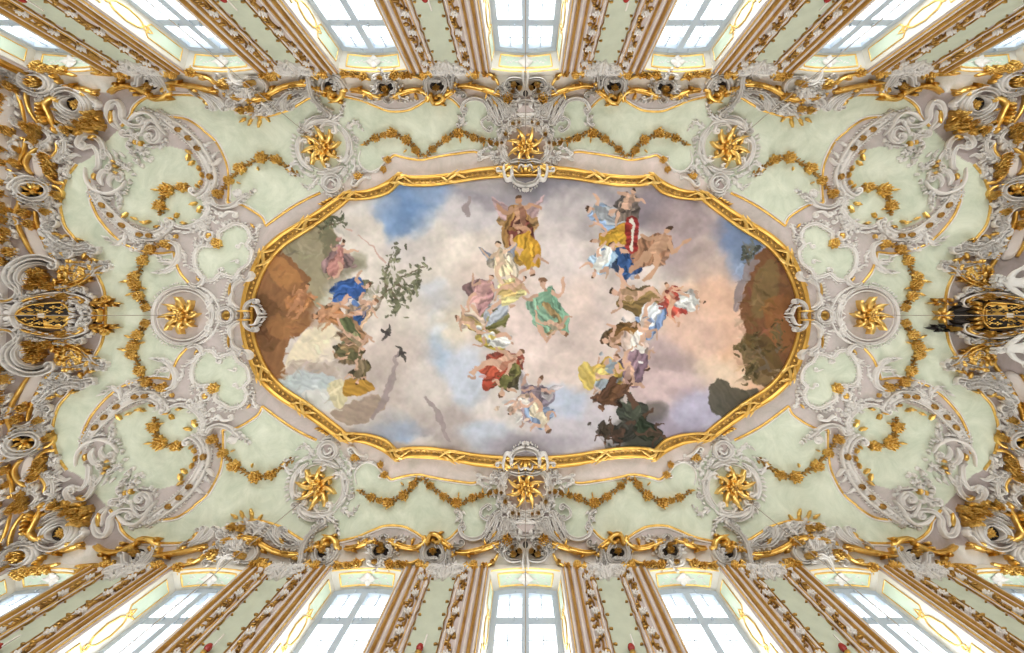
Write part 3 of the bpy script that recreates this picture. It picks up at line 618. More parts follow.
def window(num, cx_, sy):
    w = sempty('window_%d' % num); w['_o'] = [cx_, sy * YW, 0.0]; w.location = (cx_, sy * YW, CAMZ)
    Yg = sy * (YW + WT + .02); X = lambda x: cx_ + x
    mf = MB(); d = (Yg - .035, Yg + .05) if sy > 0 else (Yg - .05, Yg + .035)
    for s in (-1, 1): bar(mf, (X(s * (IW - .035)), ZS), (X(s * (IW - .035)), AZ + .02), .13, d)
    a = arch(IW, AZ + .01, AR * .9)
    for i in range(len(a) - 1): bar(mf, (X(a[i, 0]), a[i, 1] - .06), (X(a[i + 1, 0]), a[i + 1, 1] - .06), .17, (d[0] - .004, d[1] + .004))
    dd = (d[0] - .012, d[1] + .012); bar(mf, (X(0), ZS), (X(0), AZ - .02), .125, dd); dd = (d[0] + .008, d[1] - .008); bar(mf, (X(-IW), 7.25), (X(IW), 7.25), .16, dd); bar(mf, (X(-IW), ZS + .06), (X(IW), ZS + .06), .14, dd)
    bar(mf, (X(-IW), 4.4), (X(IW), 4.4), .11, dd)
    for x in (-.2, .2):
        for z in (7.99, 7.27): mf.box((X(x) - .012, Yg - sy * .06 - .012, z - .03), (X(x) + .012, Yg - sy * .06 + .012, z + .03))
    mf.build('window_frame', 'sash', w, smooth=False)
    mm = MB(); d2 = (Yg - .012, Yg + .012)
    for s in (-1, 1): bar(mm, (X(s * .3), ZS), (X(s * .3), AZ + .04), .016, d2)
    for z in [7.66] + [6.84 - .40 * k for k in range(15)]: bar(mm, (X(-IW), z), (X(IW), z), .016, d2)
    mm.build('glazing_bars', 'sash', w, smooth=False)
    mg = MB(); mg.quad(*[(X(a_ * IW * sy), Yg, z) for a_, z in ((-1, ZS), (1, ZS), (1, AZ + .1), (-1, AZ + .1))]); mg.build('window_pane', 'glass', w, smooth=False)
    # soffit panel: green field, gilt edge, white flower
    def sof(u, v, lift=0.0):  # u in -1..1 across, v 0..1 from wall face outwards
        hw = OW + (IW - OW) * v; return np.array([X(u * hw), sy * (YW + WT * v), AZ + AR * (1 - u * u) - lift])
    us = np.linspace(-.8, .8, 17)
    mp = MB(); mp.grid(np.array([[sof(u, v, .006) for u in us] for v in np.linspace(.22, .80, 4)])); mp.build('soffit_panel', 'greenp', w)
    ml = MB(); q = [sof(u, .22, .004) for u in us] + [sof(.8, v, .004) for v in (.35, .5, .65)] + [sof(u, .80, .004) for u in us[::-1]] + [sof(-.8, v, .004) for v in (.65, .5, .35)]
    moulding_xz(ml, q, .035, (0, 0, -1), .016, sy, True)
    moulding_xz(ml, [sof(u, .04, .0) for u in np.linspace(-.97, .97, 19)], .03, (0, 0, -1), .012, sy)
    ml.build('soffit_gilding', 'goldlite', w)
    mfl = MB()
    for k in range(4):
        an = k * math.pi / 2
        c = sof(0, .5, .01); G = []
        for u in np.linspace(0, 1, 6):
            wd = .075 * math.sin(math.pi * (u * .92 + .06)); row = []
            for v, z in ((-1, 0), (-.5, .03), (0, .02), (.5, .03), (1, 0)):
                x, y = u * .155, v * wd; row.append(c + np.array([math.cos(an) * x - math.sin(an) * y, (math.sin(an) * x + math.cos(an) * y) * .85, -z - .02 * u]))
            G.append(row)
        mfl.grid(np.array(G))
    for s in (-1, 1):
        for k in range(5):
            u0 = s * (.24 + .085 * k); v0 = .5 + .12 * math.sin(k * 1.9); c = sof(u0, v0, .012)
            G = [[c + np.array([s * .07 * u, v * .018 * math.sin(math.pi * (u * .9 + .05)) + .05 * u * math.sin(k * 2.1), -.008 * (1 - abs(v))]) for v in (-1, 0, 1)] for u in np.linspace(0, 1, 4)]
            mfl.grid(np.array(G))
    mfl.build('soffit_flower', 'stuccow', w)
    # jamb panels
    dirj = np.array([IW - OW, WT]); Lj = np.hypot(*dirj)
    for s in (-1, 1):
        def jb(v, z, lift=0.0):
            return np.array([X(s * (OW + (IW - OW) * v)), sy * (YW + WT * v), z]) + lift * np.array([-s * WT / Lj, sy * (OW - IW) / Lj * -1, 0])
        nj = np.array([-s * WT, -sy * (OW - IW), 0]) / Lj
        mp = MB(); mg2 = MB(); ro = MB()
        for (z0, z1) in ((7.18, 7.86), (4.9, 6.36), (2.2, 4.0)):
            mp.grid(np.array([[jb(v, z, .004) for v in (.24, .5, .78)] for z in np.linspace(z0, z1, 4)]))
            e = .07
            q = dense([jb(.22, z0), jb(.22, z1), jb(.8, z1), jb(.8, z0), jb(.62, z0 - .05), jb(.5, z0 + e), jb(.38, z0 - .05)], 4, True); moulding_xz(mg2, q, .026, nj, .015, sy, True)
        for zc in (6.77, 4.45):
            a = np.linspace(0, 2 * np.pi, 24, endpoint=False)
            ro.grid(np.array([[jb(.5 + .20 * f * math.cos(t), zc + .27 * f * math.sin(t), .004) for t in a] for f in (1, .5, .001)]), closed=True)
            moulding_xz(mg2, [jb(.5 + .23 * math.cos(t) * (1 + .06 * math.cos(8 * t)), zc + .29 * math.sin(t)) for t in a], .032, nj, .02, sy, True)
            for sg in (-1, 1):
                moulding_xz(mg2, [jb(.5 + sg * .08 * math.sin(t * 3.1), zc + .29 + .1 * t) for t in np.linspace(0, 1, 7)], .03, nj, .02, sy)
                moulding_xz(mg2, [jb(.5 + sg * .08 * math.sin(t * 3.1), zc - .29 - .1 * t) for t in np.linspace(0, 1, 7)], .03, nj, .02, sy)
        mp.build('jamb_panel', 'greenp', w); ro.build('jamb_oval', 'greenp', w); mg2.build('jamb_gilding', 'goldlite', w)
    return w
num = 0
for sy in (-1, 1):
    for c in WIN: num += 1; window(num, c, sy)
# ---------------------------------------------------------------- light and camera
for sy in (-1, 1):
    for c in WIN:
        l = bpy.data.lights.new('window_daylight', 'AREA'); l.shape = 'RECTANGLE'; l.size = 1.15; l.size_y = 6.8; l.energy = 290; l.color = (1, .97, .93)
        o = bpy.data.objects.new('window_daylight', l); COL.objects.link(o); o.location = (c, sy * (YW + WT + .14), CAMZ + 4.2)
        o.rotation_euler = (math.radians(90) * -sy, 0, 0) if False else (math.radians(-90 if sy > 0 else 90), 0, 0)
W_ = bpy.data.worlds.new('overcast_sky'); SC.world = W_; W_.use_nodes = True
bg = W_.node_tree.nodes['Background']; bg.inputs['Color'].default_value = (.93, .97, 1, 1); bg.inputs['Strength'].default_value = 1.9
cam = bpy.data.cameras.new('camera'); co = bpy.data.objects.new('camera', cam); COL.objects.link(co); SC.camera = co
cam.sensor_width = 36; cam.sensor_fit = 'HORIZONTAL'; cam.lens = F / 1024 * 36; cam.shift_x = (512 - PX) / 1024; cam.shift_y = -(326.5 - PY) / 1024
cam.clip_start = .05
from mathutils import Matrix
co.matrix_world = Matrix(((1, 0, 0, 0), (0, -CT, ST, 0), (0, -ST, -CT, CAMZ), (0, 0, 0, 1)))
vs = SC.view_settings; SC.display_settings.display_device = 'sRGB'; vs.view_transform = 'Standard'; vs.look = 'None'; vs.gamma = 1; vs.use_curve_mapping = False; vs.exposure = 0.0
try: SC.cycles.use_denoising = True; SC.cycles.max_bounces = 8; SC.cycles.diffuse_bounces = 5; SC.cycles.transparent_max_bounces = 8; SC.cycles.sample_clamp_indirect = 6
except Exception: pass
# ---------------------------------------------------------------- helpers for ornament things
def off_path(s, d):
    t = np.gradient(np.asarray(s, float), axis=0); t /= np.hypot(t[:, 0], t[:, 1])[:, None] + 1e-9
    return s + np.stack([-t[:, 1], t[:, 0]], -1) * d
def T(name, cat, anchor, parts, group=None, mirror=None):
    "a thing at pixel anchor; parts: (name, material, function that fills a mesh)"
    e = thing(name, '', cat, pt([anchor[0]], [anchor[1]])[0] if len(anchor) == 2 else anchor, group)
    for nm, m, fn in parts:
        mb = MB(); fn(mb)
        if mirror is not None: mb.mirror(mirror)
        ps = pieces(mb)
        for p in (ps if len(ps) < 60 else [mb]): p.build(nm, m, e)
    return e
def flower(mb, p, r, n=6, h=.03, rot=0.0, bend=.3, core=.35):
    for k in range(n):
        a = rot + k * 2 * math.pi / n; leaf(mb, p, a, r, r * .75, h, bend=bend, tip=.6, n=6, base=.3)
    dome(mb, p, r * core, h * 1.7, n=8, m=3)
def cluster(mb, p, r, seed=1, k=6, h=.04):
    "a bunch of small flowers and leaves"
    rr = random.Random(seed); a0 = rr.uniform(0, 6)
    for i in range(k):
        a = a0 + i * 2 * math.pi / k; leaf(mb, (p[0] + math.cos(a) * r * .35, p[1] + math.sin(a) * r * .35), a + rr.uniform(-.4, .4), r * rr.uniform(.5, .8), r * .42, h * .8, lobes=2, bend=rr.uniform(-.5, .5), n=7)
    for i in range(max(3, k // 2 + 2)):
        a = a0 + .4 + i * 2 * math.pi / max(3, k // 2 + 2); q = (p[0] + math.cos(a) * r * .42, p[1] + math.sin(a) * r * .42)
        fl = r * rr.uniform(.36, .5)
        P = MB()
        for j in range(5): leaf(mb, q, a + j * 1.257, fl, fl * .95, h * .9, lift=h * .5, n=5, base=.2, rnd=.55, tip=1)
        dome(mb, q, fl * .4, h * 1.6, 7, 3, lift=h * .4)
    for j in range(6): leaf(mb, p, a0 + j * 1.047, r * .5, r * .45, h, lift=h * .7, n=5, base=.2, rnd=.55, tip=1)
    dome(mb, p, r * .2, h * 2, 7, 3, lift=h * .4)
def lace(mb, area, n, size, seed, h=.03, w=1.6, avoid=0):
    "dense rocaille: little C-scrolls and leaves strewn over an oval (cx, cy, rx, ry, rot)"
    rr = random.Random(seed); cx_, cy_, rx, ry, ro = area
    for i in range(n):
        t = rr.uniform(0, 6.283); f = math.sqrt(rr.uniform(avoid, 1)); x, y = rx * f * math.cos(t), ry * f * math.sin(t)
        p = (cx_ + x * math.cos(ro) - y * math.sin(ro), cy_ + x * math.sin(ro) + y * math.cos(ro)); a = rr.uniform(0, 6.283); sd = rr.choice((-1, 1)); L = size * rr.uniform(.6, 1.2)
        if i % 2:
            q = [p, (p[0] + L * .5 * math.cos(a), p[1] + L * .5 * math.sin(a)), (p[0] + L * .9 * math.cos(a + .5 * sd), p[1] + L * .9 * math.sin(a + .5 * sd))]
            st(mb, q, w * rr.uniform(.8, 1.3), h * rr.uniform(.8, 1.4), 'round', c1=(L * .28, sd, 1.1), t1=.3)
        else: leaf(mb, p, a, L, L * .45, h, lobes=rr.choice((0, 3)), bend=sd * rr.uniform(.2, 1.2), n=8, lift=h * .4)
# ---------------------------------------------------------------- piers between the windows (built on the wall, then repeated)
def pier(x, half=False):
    global WALL
    WALL = (x, -1); o = (x, -YW, 8.1); V1 = 160
    e = thing('pier_panel', '', 'wall panel', o)
    sides = (-1, 1)
    def strip(mb, u, w, h, prof, v0, v1, n=24, base=0.0):
        for s in sides: sweep(mb, np.stack([np.full(n, s * u), np.linspace(v0, v1, n)], -1), w, h, prof, t0=1, t1=1, lift=base)
    mb = MB(); strip(mb, 24.2, 28, .035, 'flat', 2, 436.5); mb.build('mauve_backing', 'mauve', e)
    mb = MB(); strip(mb, 25.4, 2.6, .085, 'round', 4, V1); strip(mb, 32.0, 3.0, .10, 'round', 3, V1); mb.build('gilt_moulding', 'oldgold', e)
    mb = MB(); strip(mb, 28.8, 2.4, .055, 'round', 3, V1); strip(mb, 22.3, 2.2, .055, 'round', 4, V1); strip(mb, 13.2, 1.8, .055, 'round', 12, V1); strip(mb, 35.2, 1.6, .06, 'flat', 2, V1); mb.build('pale_fillet', 'pale', e)
    mb = MB(); strip(mb, 36.6, 1.2, .055, 'round', 1, V1); strip(mb, 15.0, .8, .06, 'round', 12, V1); mb.build('gilt_fillet', 'goldlite', e)
    # green field with a waved gilt edge
    mb = MB(); n = 40; v = np.linspace(6, V1, n); hw = 10.6 + .5 * np.sin(v * .5); hw[0] = 5; hw[1] = 8.5
    mb.grid(np.stack([pt(hw * k, v, .012) for k in np.linspace(-1, 1, 5)], 1)); mb.build('green_field', 'green', e)
    mb = MB()
    for s in sides:
        vv = np.linspace(9, V1, 150); uu = s * (11.2 + .55 * np.sin(vv * .45) * (.5 + .5 * np.sin(vv * .13))); sweep(mb, np.stack([uu, vv], -1), 1.1, .05, 'round', t0=1, t1=1, lift=.01)
        for k in range(9): leaf(mb, (s * 10.8, 17 + k * 13.5), 1.57 + s * 1.1, 3.5, 1.6, .03, lift=.02, n=6)
    mb.build('leafy_gilt_edge', 'leafgold', e)
    # two strings of gilt leaves
    for s in sides:
        mb = MB(); rr = random.Random(int(5 + s)); sm_ = MB()
        vv = np.linspace(8, V1, 60); sweep(mb, np.stack([s * (18 + .8 * np.sin(vv * .35)), vv], -1), 1.6, .05, 'round', t0=1, t1=1, lift=.03)
        for k in range(46):
            v = 8 + k * 3.25; a = math.pi / 2 + rr.choice((-1, 1)) * rr.uniform(.2, 1.0)
            leaf(mb, (s * 18 + .8 * math.sin(v * .35), v), a, rr.uniform(4.5, 7), rr.uniform(2.2, 3.2), .05, lobes=rr.choice((0, 3)), bend=rr.uniform(-.8, .8), n=7, lift=.04)
            if k % 6 == 3:
                q = (s * 18, v + 1.5)
                for j in range(6): leaf(sm_, q, j * 1.05 + k, 3.2, 2.2, .05, lift=.06, n=5, base=.3)
                dome(sm_, q, 1.1, .06, 7, 3, lift=.06)
        mb.build('leaf_string', 'leafgold', e); sm_.build('string_blossom', 'stucco', e)
    # stucco crest over the panel
    mb = MB(); rr = random.Random(4)
    for s in sides:
        st(mb, [(0, 12), (s * 3, 7), (s * 8, 6), (s * 11, 11)], 2.2, .09, 'rim', c1=(2.6, s, 1.2)); st(mb, [(s * 2, 2), (s * 9, 1), (s * 15, 4), (s * 16, 10)], 2.0, .10, 'round', c1=(2.2, s, 1.1))
        st(mb, [(s * 12, 13), (s * 13.5, 20), (s * 11.5, 27)], 1.8, .06, 'round', c1=(1.6, -s, 1)); acanthus(mb, spl([(s * 4, 4), (s * 10, 2), (s * 18, 6)]), 7, .09, 5, 0, 8)
    acanthus(mb, spl([(0, 20), (0, 10), (0, -4)]), 8, .10, 5, 0, 2); lace(mb, (0, 8, 12, 8, 0), 26, 5, 11, .06, 1.5)
    mb.build('stucco_crest', 'stucco', e)
    mb = MB()
    for s in sides: leaf(mb, (s * 12, 3), -1.57 + s * 1.2, 7, 3, .09, 3, n=9); leaf(mb, (s * 20, 6), -1.57 - s * .4, 8, 3.5, .10, 3, n=9); cluster(mb, (s * 24, 2), 4.5, 3, 6, .07); st(mb, [(s * 14, 5), (s * 20, 3), (s * 27, 5)], 2.4, .1)
    [p.build('crest_gilding', 'gold', e) for p in pieces(mb)]
    WALL = None
    return e
ORD = ['first', 'second', 'third', 'fourth', 'fifth', 'sixth', 'seventh']
p0 = pier(-7.8); xs_ = [-7.8 + BAY * k for k in range(6)]
for row, sy in (('upper', 1), ('lower', -1)):
    for k, x in enumerate(xs_):
        lab = 'wall panel between %s and %s windows from the left in the %s wall' % (ORD[k], ORD[k + 1], row)
        if k == 0 and sy == 1: p0['label'] = lab; p0['group'] = 'pier panels between the windows'
        else: copy_thing(p0, 1, sy, lab, dx=x + 7.8)
# corner mouldings where the long walls meet the end walls
def corner():
    global WALL
    WALL = (-10.2, -1); mb = MB(); m2 = MB(); n = 24; v = np.linspace(2, 150, n)
    for u, w, h in ((0, 3, .1), (-6, 3, .1)): sweep(mb, np.stack([np.full(n, u), v], -1), w, h, 'round', t0=1, t1=1)
    sweep(m2, np.stack([np.full(n, -3), np.linspace(2, 436.5, n)], -1), 7, .05, 'flat', t0=1, t1=1); sweep(m2, np.stack([np.full(n, 3.6), v], -1), 3, .05, 'round', t0=1, t1=1)
    e = thing('corner_moulding', '', 'moulding', (-10.2, -YW, 8.1), 'corner mouldings'); mb.build('gilt_rod', 'gold', e); m2.build('mauve_backing', 'mauve', e)
    WALL = None; return e
spread(corner(), 'gilded upright moulding beside the outermost window at the {} corner of the hall')
# sconces whose tops reach into view on the piers
def sconce(x):
    e = thing('wall_sconce', '', 'wall sconce', (x, -YW + .03, 5.92))
    def lathe(name, m, pr, c):
        mb = MB(); a = np.linspace(0, 2 * np.pi, 13)[:-1]; mb.grid(np.array([[(c[0] + r * math.cos(t), c[1] + r * math.sin(t), c[2] + z) for t in a] for r, z in pr]), closed=True); return mb.build(name, m, e)
    c = (x, -YW + .10, 5.92)
    lathe('finial', 'red', [(.001, .20), (.02, .19), (.045, .16), (.055, .12), (.04, .08), (.02, .06), (.03, .04), (.001, .03)], c)
    lathe('white_streak', 'stuccow', [(.001, .38), (.012, .37), (.014, .2), (.014, .15), (.001, .14)], (x + .05, -YW + .10, 5.92))  # thin white tube for the pale streak beside the finial
    lathe('gilt_stem', 'gold', [(.001, .06), (.05, .04), (.03, 0), (.02, -.2), (.05, -.3), (.06, -.34), (.001, -.4)], c)
    mb = MB(); mb.box((x - .08, -YW - .0, 5.5), (x + .08, -YW + .055, 5.9)); mb.box((x - .02, -YW + .05, 5.60), (x + .02, -YW + .11, 5.66)); mb.build('back_plate', 'gold', e)
    return e
s0 = sconce(-7.8)
for row, sy in (('upper', 1), ('lower', -1)):
    for k, x in enumerate(xs_):
        lab = 'red-topped sconce on the %s panel from the left of the %s wall' % (ORD[k], row)
        if k == 0 and sy == 1: s0['label'] = lab; s0['group'] = 'sconces on the wall panels'
        else: copy_thing(s0, 1, sy, lab, dx=x + 7.8)
# ================================================================ ornament of the ceiling (upper left quarter, mirrored to the others)
GB = dict(prof='step')
# gilded lines that edge the painted fields: part of the setting
def edge_line(num, p, w=2.0, closed=False):
    s = spl(p, step=1.5); o = []
    for m, d, ww, h in (('gold', 0, w, .035), ('stucco', w * .85, w * .7, .028)):
        mb = MB(); sweep(mb, off_path(s, d), ww, h, 'round', t0=1, t1=1); o.append(mb.build('trim_%d' % num, m))
    o[0]['kind'] = 'structure'; o[1].name = 'pale_fillet'; o[1].parent = o[0]; o[1].location.z = 0
    for q in ((-1, 1), (1, -1), (-1, -1)):
        r = copy_thing(o[0], *q)
TR = 0
for seg in (OUT[6:38], OUT[41:], INN[2:12], INN[18:22], INN[21:26], INN[26:36], INN[40:51], INN[50:54], [(228.3, 199), (228.5, 203), (236, 203.5)]):
    TR += 1; edge_line(TR, seg, 2.2)
# ---- sun rosettes with curling rays
def rosette(name_fmt, c, r, rot):
    parts = []
    e = thing('sun_rosette', '', 'rosette', pt([c[0]], [c[1]])[0], 'gilded sun rosettes')
    for k in range(8):
        mb = MB(); a = rot + k * math.pi / 4; p = (c[0] + math.cos(a) * r * .2, c[1] + math.sin(a) * r * .2)
        leaf(mb, p, a - .22, r * 1.0, r * .21, .13, bend=.7, tip=.7, n=16, base=.35, lift=.04, rnd=.8); leaf(mb, (c[0] + math.cos(a) * r * .62, c[1] + math.sin(a) * r * .62), a + .75, r * .36, r * .16, .09, bend=-.9, n=8, lift=.05); leaf(mb, (c[0] + math.cos(a) * r * .5, c[1] + math.sin(a) * r * .5), a - .8, r * .3, r * .14, .08, bend=.9, n=8, lift=.04)
        leaf(mb, (c[0] + math.cos(a + .4) * r * .2, c[1] + math.sin(a + .4) * r * .2), a + .35, r * .40, r * .22, .07, bend=-.5, n=9, base=.4, lift=.06)
        mb.build('ray', 'goldlite', e)
    mb = MB()
    for k in range(8): leaf(mb, c, .2 + k * math.pi / 4, r * .36, r * .2, .07, n=7, base=.3, lift=.12, tip=.9)
    mb.build('inner_petals', 'gold', e)
    mb = MB(); dome(mb, c, r * .17, .08, 12, 4, lift=.12); ring(mb, c, r * .24, r * .24, r * .12, .17); mb.build('dark_eye', 'leafgold', e)
    return e
ro1 = rosette('', (323.5, 147.5), 17.5, .2); spread(ro1, 'gilded sun rosette in the round stucco ring at the {} of the painting')
UD, LR = {(1, 1): 'above', (1, -1): 'below'}, {(1, 1): 'left', (-1, 1): 'right'}
ro2 = rosette('', (525.5, 147), 17, 0); spread(ro2, 'gilded sun rosette in the central cartouche directly {} the painting', ((1, -1),), UD, 'gilded sun rosettes')
ro3 = rosette('', (183.5, 315.4), 16.5, .35); spread(ro3, 'gilded sun rosette in the lilac medallion on the {} of the painting', ((-1, 1),), LR, 'gilded sun rosettes')
# ---- cables hanging from the rosettes
def cable(c):
    P = pt([c[0]], [c[1]])[0]; mb = MB(); a = np.linspace(0, 2 * np.pi, 7)[:-1]
    mb.grid(np.array([[(P[0] + .007 * math.cos(t), P[1] + .007 * math.sin(t), z) for t in a] for z in np.linspace(P[2] - .1, 1.0, 12)]), closed=True)
    o = mb.build('chandelier_cable', 'wire', org=P); o['category'] = 'cable'; return o
spread(cable((323.5, 147.5)), 'thin cable hanging from the sun rosette at the {} of the painting', group='chandelier cables')
spread(cable((525.5, 147)), 'thin cable hanging from the sun rosette directly {} the painting', ((1, -1),), UD, 'chandelier cables')
spread(cable((183.5, 315.4)), 'thin cable hanging from the sun rosette on the {} of the painting', ((-1, 1),), LR, 'chandelier cables')
# ---- round stucco ring about the diagonal rosettes
def f(mb):
    c = (325, 147.5)
    for a0, a1, r, w in ((115, 205, 26, 5), (215, 300, 26.5, 5), (310, 400, 26, 5), (45, 105, 26.5, 4.5)):
        ring(mb, c, r, r, w, .10, prof='rim', a0=a0, a1=a1, n=26, t0=.3, t1=.5)
        q = ring(MB(), c, r + 3.2, r + 3.2, 1, .1, a0=a0, a1=a1, n=26); frill(mb, q, 5.2, 3.6, -1, .05, seed=a0)
    ring(mb, c, 22, 22.5, 1.5, .04)
    for a in (-150, -75, 20, 65, 125, 185):
        x, y = c[0] + 24 * math.cos(math.radians(a)), c[1] + 24 * math.sin(math.radians(a)); t = math.radians(a + 90)
        st(mb, [(x, y), (x + 4 * math.cos(t), y + 4 * math.sin(t)), (x + 8 * math.cos(t + .5), y + 8 * math.sin(t + .5))], 3.2, .11, 'round', c1=(2.6, 1, 1.2))
    st(mb, [(306, 131), (309, 122), (318, 116.5), (328, 117.5)], 4, .12, 'rim', c0=(3.2, 1, 1.2)); st(mb, [(321, 128), (327, 121), (336, 121), (343, 128)], 3, .08, 'round', c0=(2.4, -1, 1))
    st(mb, [(353, 152), (350, 143), (355, 138)], 3, .1, 'rim', c0=(2.5, 1), c1=(2.4, 1)); acanthus(mb, spl([(333, 120), (341, 114), (344, 107)]), 7, .09, 4, 0, 5)
    acanthus(mb, spl([(348, 128), (356, 122), (361, 127)]), 6, .08, 4, 0, 6); acanthus(mb, spl([(296, 160), (290, 172), (300, 176)]), 6, .07, 4, 0, 7)
    acanthus(mb, spl([(318, 180), (310, 188), (305, 186)]), 6, .07, 4, 0, 9); acanthus(mb, spl([(352, 160), (356, 168), (350, 176)]), 6, .07, 4, 0, 4); frill(mb, spl([(297, 165), (303, 174), (314, 180)]), 6, 3, -1, .05)
spread(T('ring_medallion', 'medallion', (325, 147.5), [('stucco_ring', 'stucco', f)]), 'grey stucco scroll ring around the sun rosette at the {} of the painting', group='stucco ring medallions')
# ---- small spiral roundel below it
def f(mb):
    ring(mb, (333, 184), 8.2, 8, 3.6, .12, prof='rim'); q = ring(MB(), (333, 184), 9.6, 9.4, 1, .1); frill(mb, q, 3.6, 3, -1, .06)
    st(mb, [(327, 186), (331, 180), (336, 183)], 2.4, .10, 'round', c1=(2.2, 1, 1)); acanthus(mb, spl([(341, 176), (346, 172), (347, 166)]), 6, .07, 4, 0, 1); acanthus(mb, spl([(326, 192), (331, 196), (338, 195)]), 5, .07, 4, 0, 2)
def f2(mb): disc(mb, (333, 184), 6.5, 6.4, lift=.012)
def f3(mb):
    for k in range(4): leaf(mb, (334 - 3 * k, 197 + 2.5 * k), 2.5 + .2 * k, 6, 2.8, .08, 2)
spread(T('spiral_roundel', 'roundel', (333, 184), [('stucco_ring', 'stucco', f), ('shaded_hollow', 'mauve', f2), ('gilt_leaf', 'gold', f3)]), 'small stucco roundel with a spiral touching the {} curve of the gilded frame', group='spiral roundels')
# ---- little arched niche between ring and frame
def f(mb):
    st(mb, [(361, 150), (359, 160), (363, 168), (371, 172), (380, 168.5), (386, 161)], 2.2, .06, 'round', c1=(3, -1, 1)); lace(mb, (360, 176, 9, 7, -.4), 12, 6, 5, .06); st(mb, [(357, 186), (362, 180), (370, 177)], 2.4, .1, c0=(3, 1, 1))
    frill(mb, spl([(363, 168), (371, 172), (380, 168.5)]), 3.4, 2.6, 1, .04)
def f2(mb):
    for p, r in (((359, 177), 5), ((388, 160), 4.5), ((384, 170), 3.5)): cluster(mb, p, r, int(p[0]), 6, .05)
spread(T('rocaille_arch', 'stucco ornament', (370, 170), [('stucco_scroll', 'stucco', f), ('gilt_blossom', 'gold', f2)]), 'little stucco arch with gilt blossoms beside the {} cusp of the gilded frame', group='rocaille arches')
# ---- gilded garlands
def garland(fmt, line, bunches, seed, leaves=(), q=None, names=None, grp='gilded garlands'):
    e = thing('garland', '', 'garland', pt([bunches[0][0]], [bunches[0][1]])[0], grp); s = spl(line)
    mb = MB(); sweep(mb, s, 1.5, .05, 'round', t0=.4, t1=.4, lift=.01); frill(mb, s, 3.6, 3.4, 1, .05, seed=seed); frill(mb, s, 3.6, 3.6, -1, .05, seed=seed + 1); mb.build('stem', 'leafgold', e)
    for i, (x, y, r) in enumerate(bunches):
        mb = MB(); cluster(mb, (x, y), r * .93, seed * 7 + i, 7, .085); mb.build('flower_bunch', 'gold', e)
    if leaves:
        mb = MB()
        for (x, y, a, L) in leaves: leaf(mb, (x, y), a, L, L * .42, .07, 3, n=9)
        [p.build('leaf_tip', 'gold', e) for p in pieces(mb)]
    spread(e, fmt, *((q, names) if q else ()), group=grp)
garland('gilded flower garland next to the round stucco ring, {} of the painting', [(363, 145), (370, 141), (384, 135), (392, 134), (407, 140), (417, 151), (421, 157)], [(376, 138, 4.5), (384.5, 135, 3.8), (392.5, 133, 6.3), (407, 139.5, 6), (416, 150.5, 5)], 3, [(366, 144, 2.9, 6), (407, 149, 2.2, 5), (418, 153, 1.3, 6)])
garland('gilded flower garland next to the central cartouche, {} of the painting', [(424, 158), (433, 149), (447, 139), (459, 132), (474, 137), (483, 140), (497, 143)], [(433, 149.5, 4.8), (446.5, 139, 5.3), (459, 133, 6.6), (473.5, 137.5, 5.2), (482, 139.5, 3.6), (491, 142.5, 3.4)], 5, [(428, 154, 2.4, 6), (483, 141, 1.4, 6), (460, 138, 1.4, 5)])
garland('gilded garland climbing from the round ring to the corner cartouche, {}', [(299, 176), (289, 169), (277, 160), (262, 158), (242, 169), (229, 182), (220, 195)], [(278, 160, 5.6), (262.8, 158, 7.2), (241.6, 169, 7), (230.5, 181.5, 5), (220, 194.5, 5.6)], 8, [(286, 167, .8, 9), (236, 182, .3, 6), (258, 166, 1.3, 5)])
garland('gilded garland hanging from the {} corner cartouche toward the end medallion', [(172, 242), (153, 248), (145, 260), (138, 275), (136, 286), (140, 297), (148, 310)], [(168.5, 244.5, 5.6), (152.5, 249, 5), (144.5, 261, 6.2), (135.5, 277, 5.8), (136.5, 285, 6.5), (140.5, 296, 6), (148, 307.5, 4.4)], 11, [(131, 280, 2.9, 9), (140, 287, .3, 7), (134, 292, 2.6, 7)])
garland('gilded spray of flowers in the green field of the {} corner cartouche', [(192, 187), (185, 188), (168, 190), (161, 206), (162, 214)], [(168.6, 190.5, 8), (184.5, 188, 5.6), (161.5, 206.5, 6.2)], 13, [(161, 206, 2.7, 8), (164, 208, .3, 7), (160, 190, 3.1, 7)], grp='cartouche flower sprays')
# ---- four-lobed frames
def f(mb):
    s = spl(QUAT, closed=True); sweep(mb, s, 3.4, .06, 'rim', closed=True); frill(mb, off_path(s, -1.6), 3.0, 3.4, -1, .04, seed=2); frill(mb, off_path(s, 1.6), 2.2, 3.6, 1, .03, seed=3)
    for p, a in (((250, 238), 0), ((236, 277), 1.6), ((197, 268), 2.7), ((200, 247), 3.6), ((226, 228), 4.5)): acanthus(mb, spl([p, (p[0] + 4 * math.cos(a), p[1] + 4 * math.sin(a)), (p[0] + 7 * math.cos(a + .6), p[1] + 7 * math.sin(a + .6))]), 4.5, .07, 3, 0, int(p[0]))
    st(mb, [(247, 246), (242, 243), (240, 247)], 2, .06, c1=(1.8, 1)); st(mb, [(222, 274), (219, 270), (222, 268)], 1.8, .06, c1=(1.8, 1)); st(mb, [(230, 262), (237, 260)], 1.6, .05, c1=(2, 1)); lace(mb, (207, 236, 8, 8, 0), 16, 5, 21, .06)
    ring(mb, (210, 236), 4.4, 4.4, 2.2, .08)
def f2(mb):
    cluster(mb, (218, 243.5), 6.2, 4, 6, .06); dome(mb, (210, 236), 3.6, .09, 12, 4)
    for p, a in (((250, 223), .8), ((196, 276), .9), ((250, 280), 2.3)): leaf(mb, p, a, 8, 3.4, .05, 3)
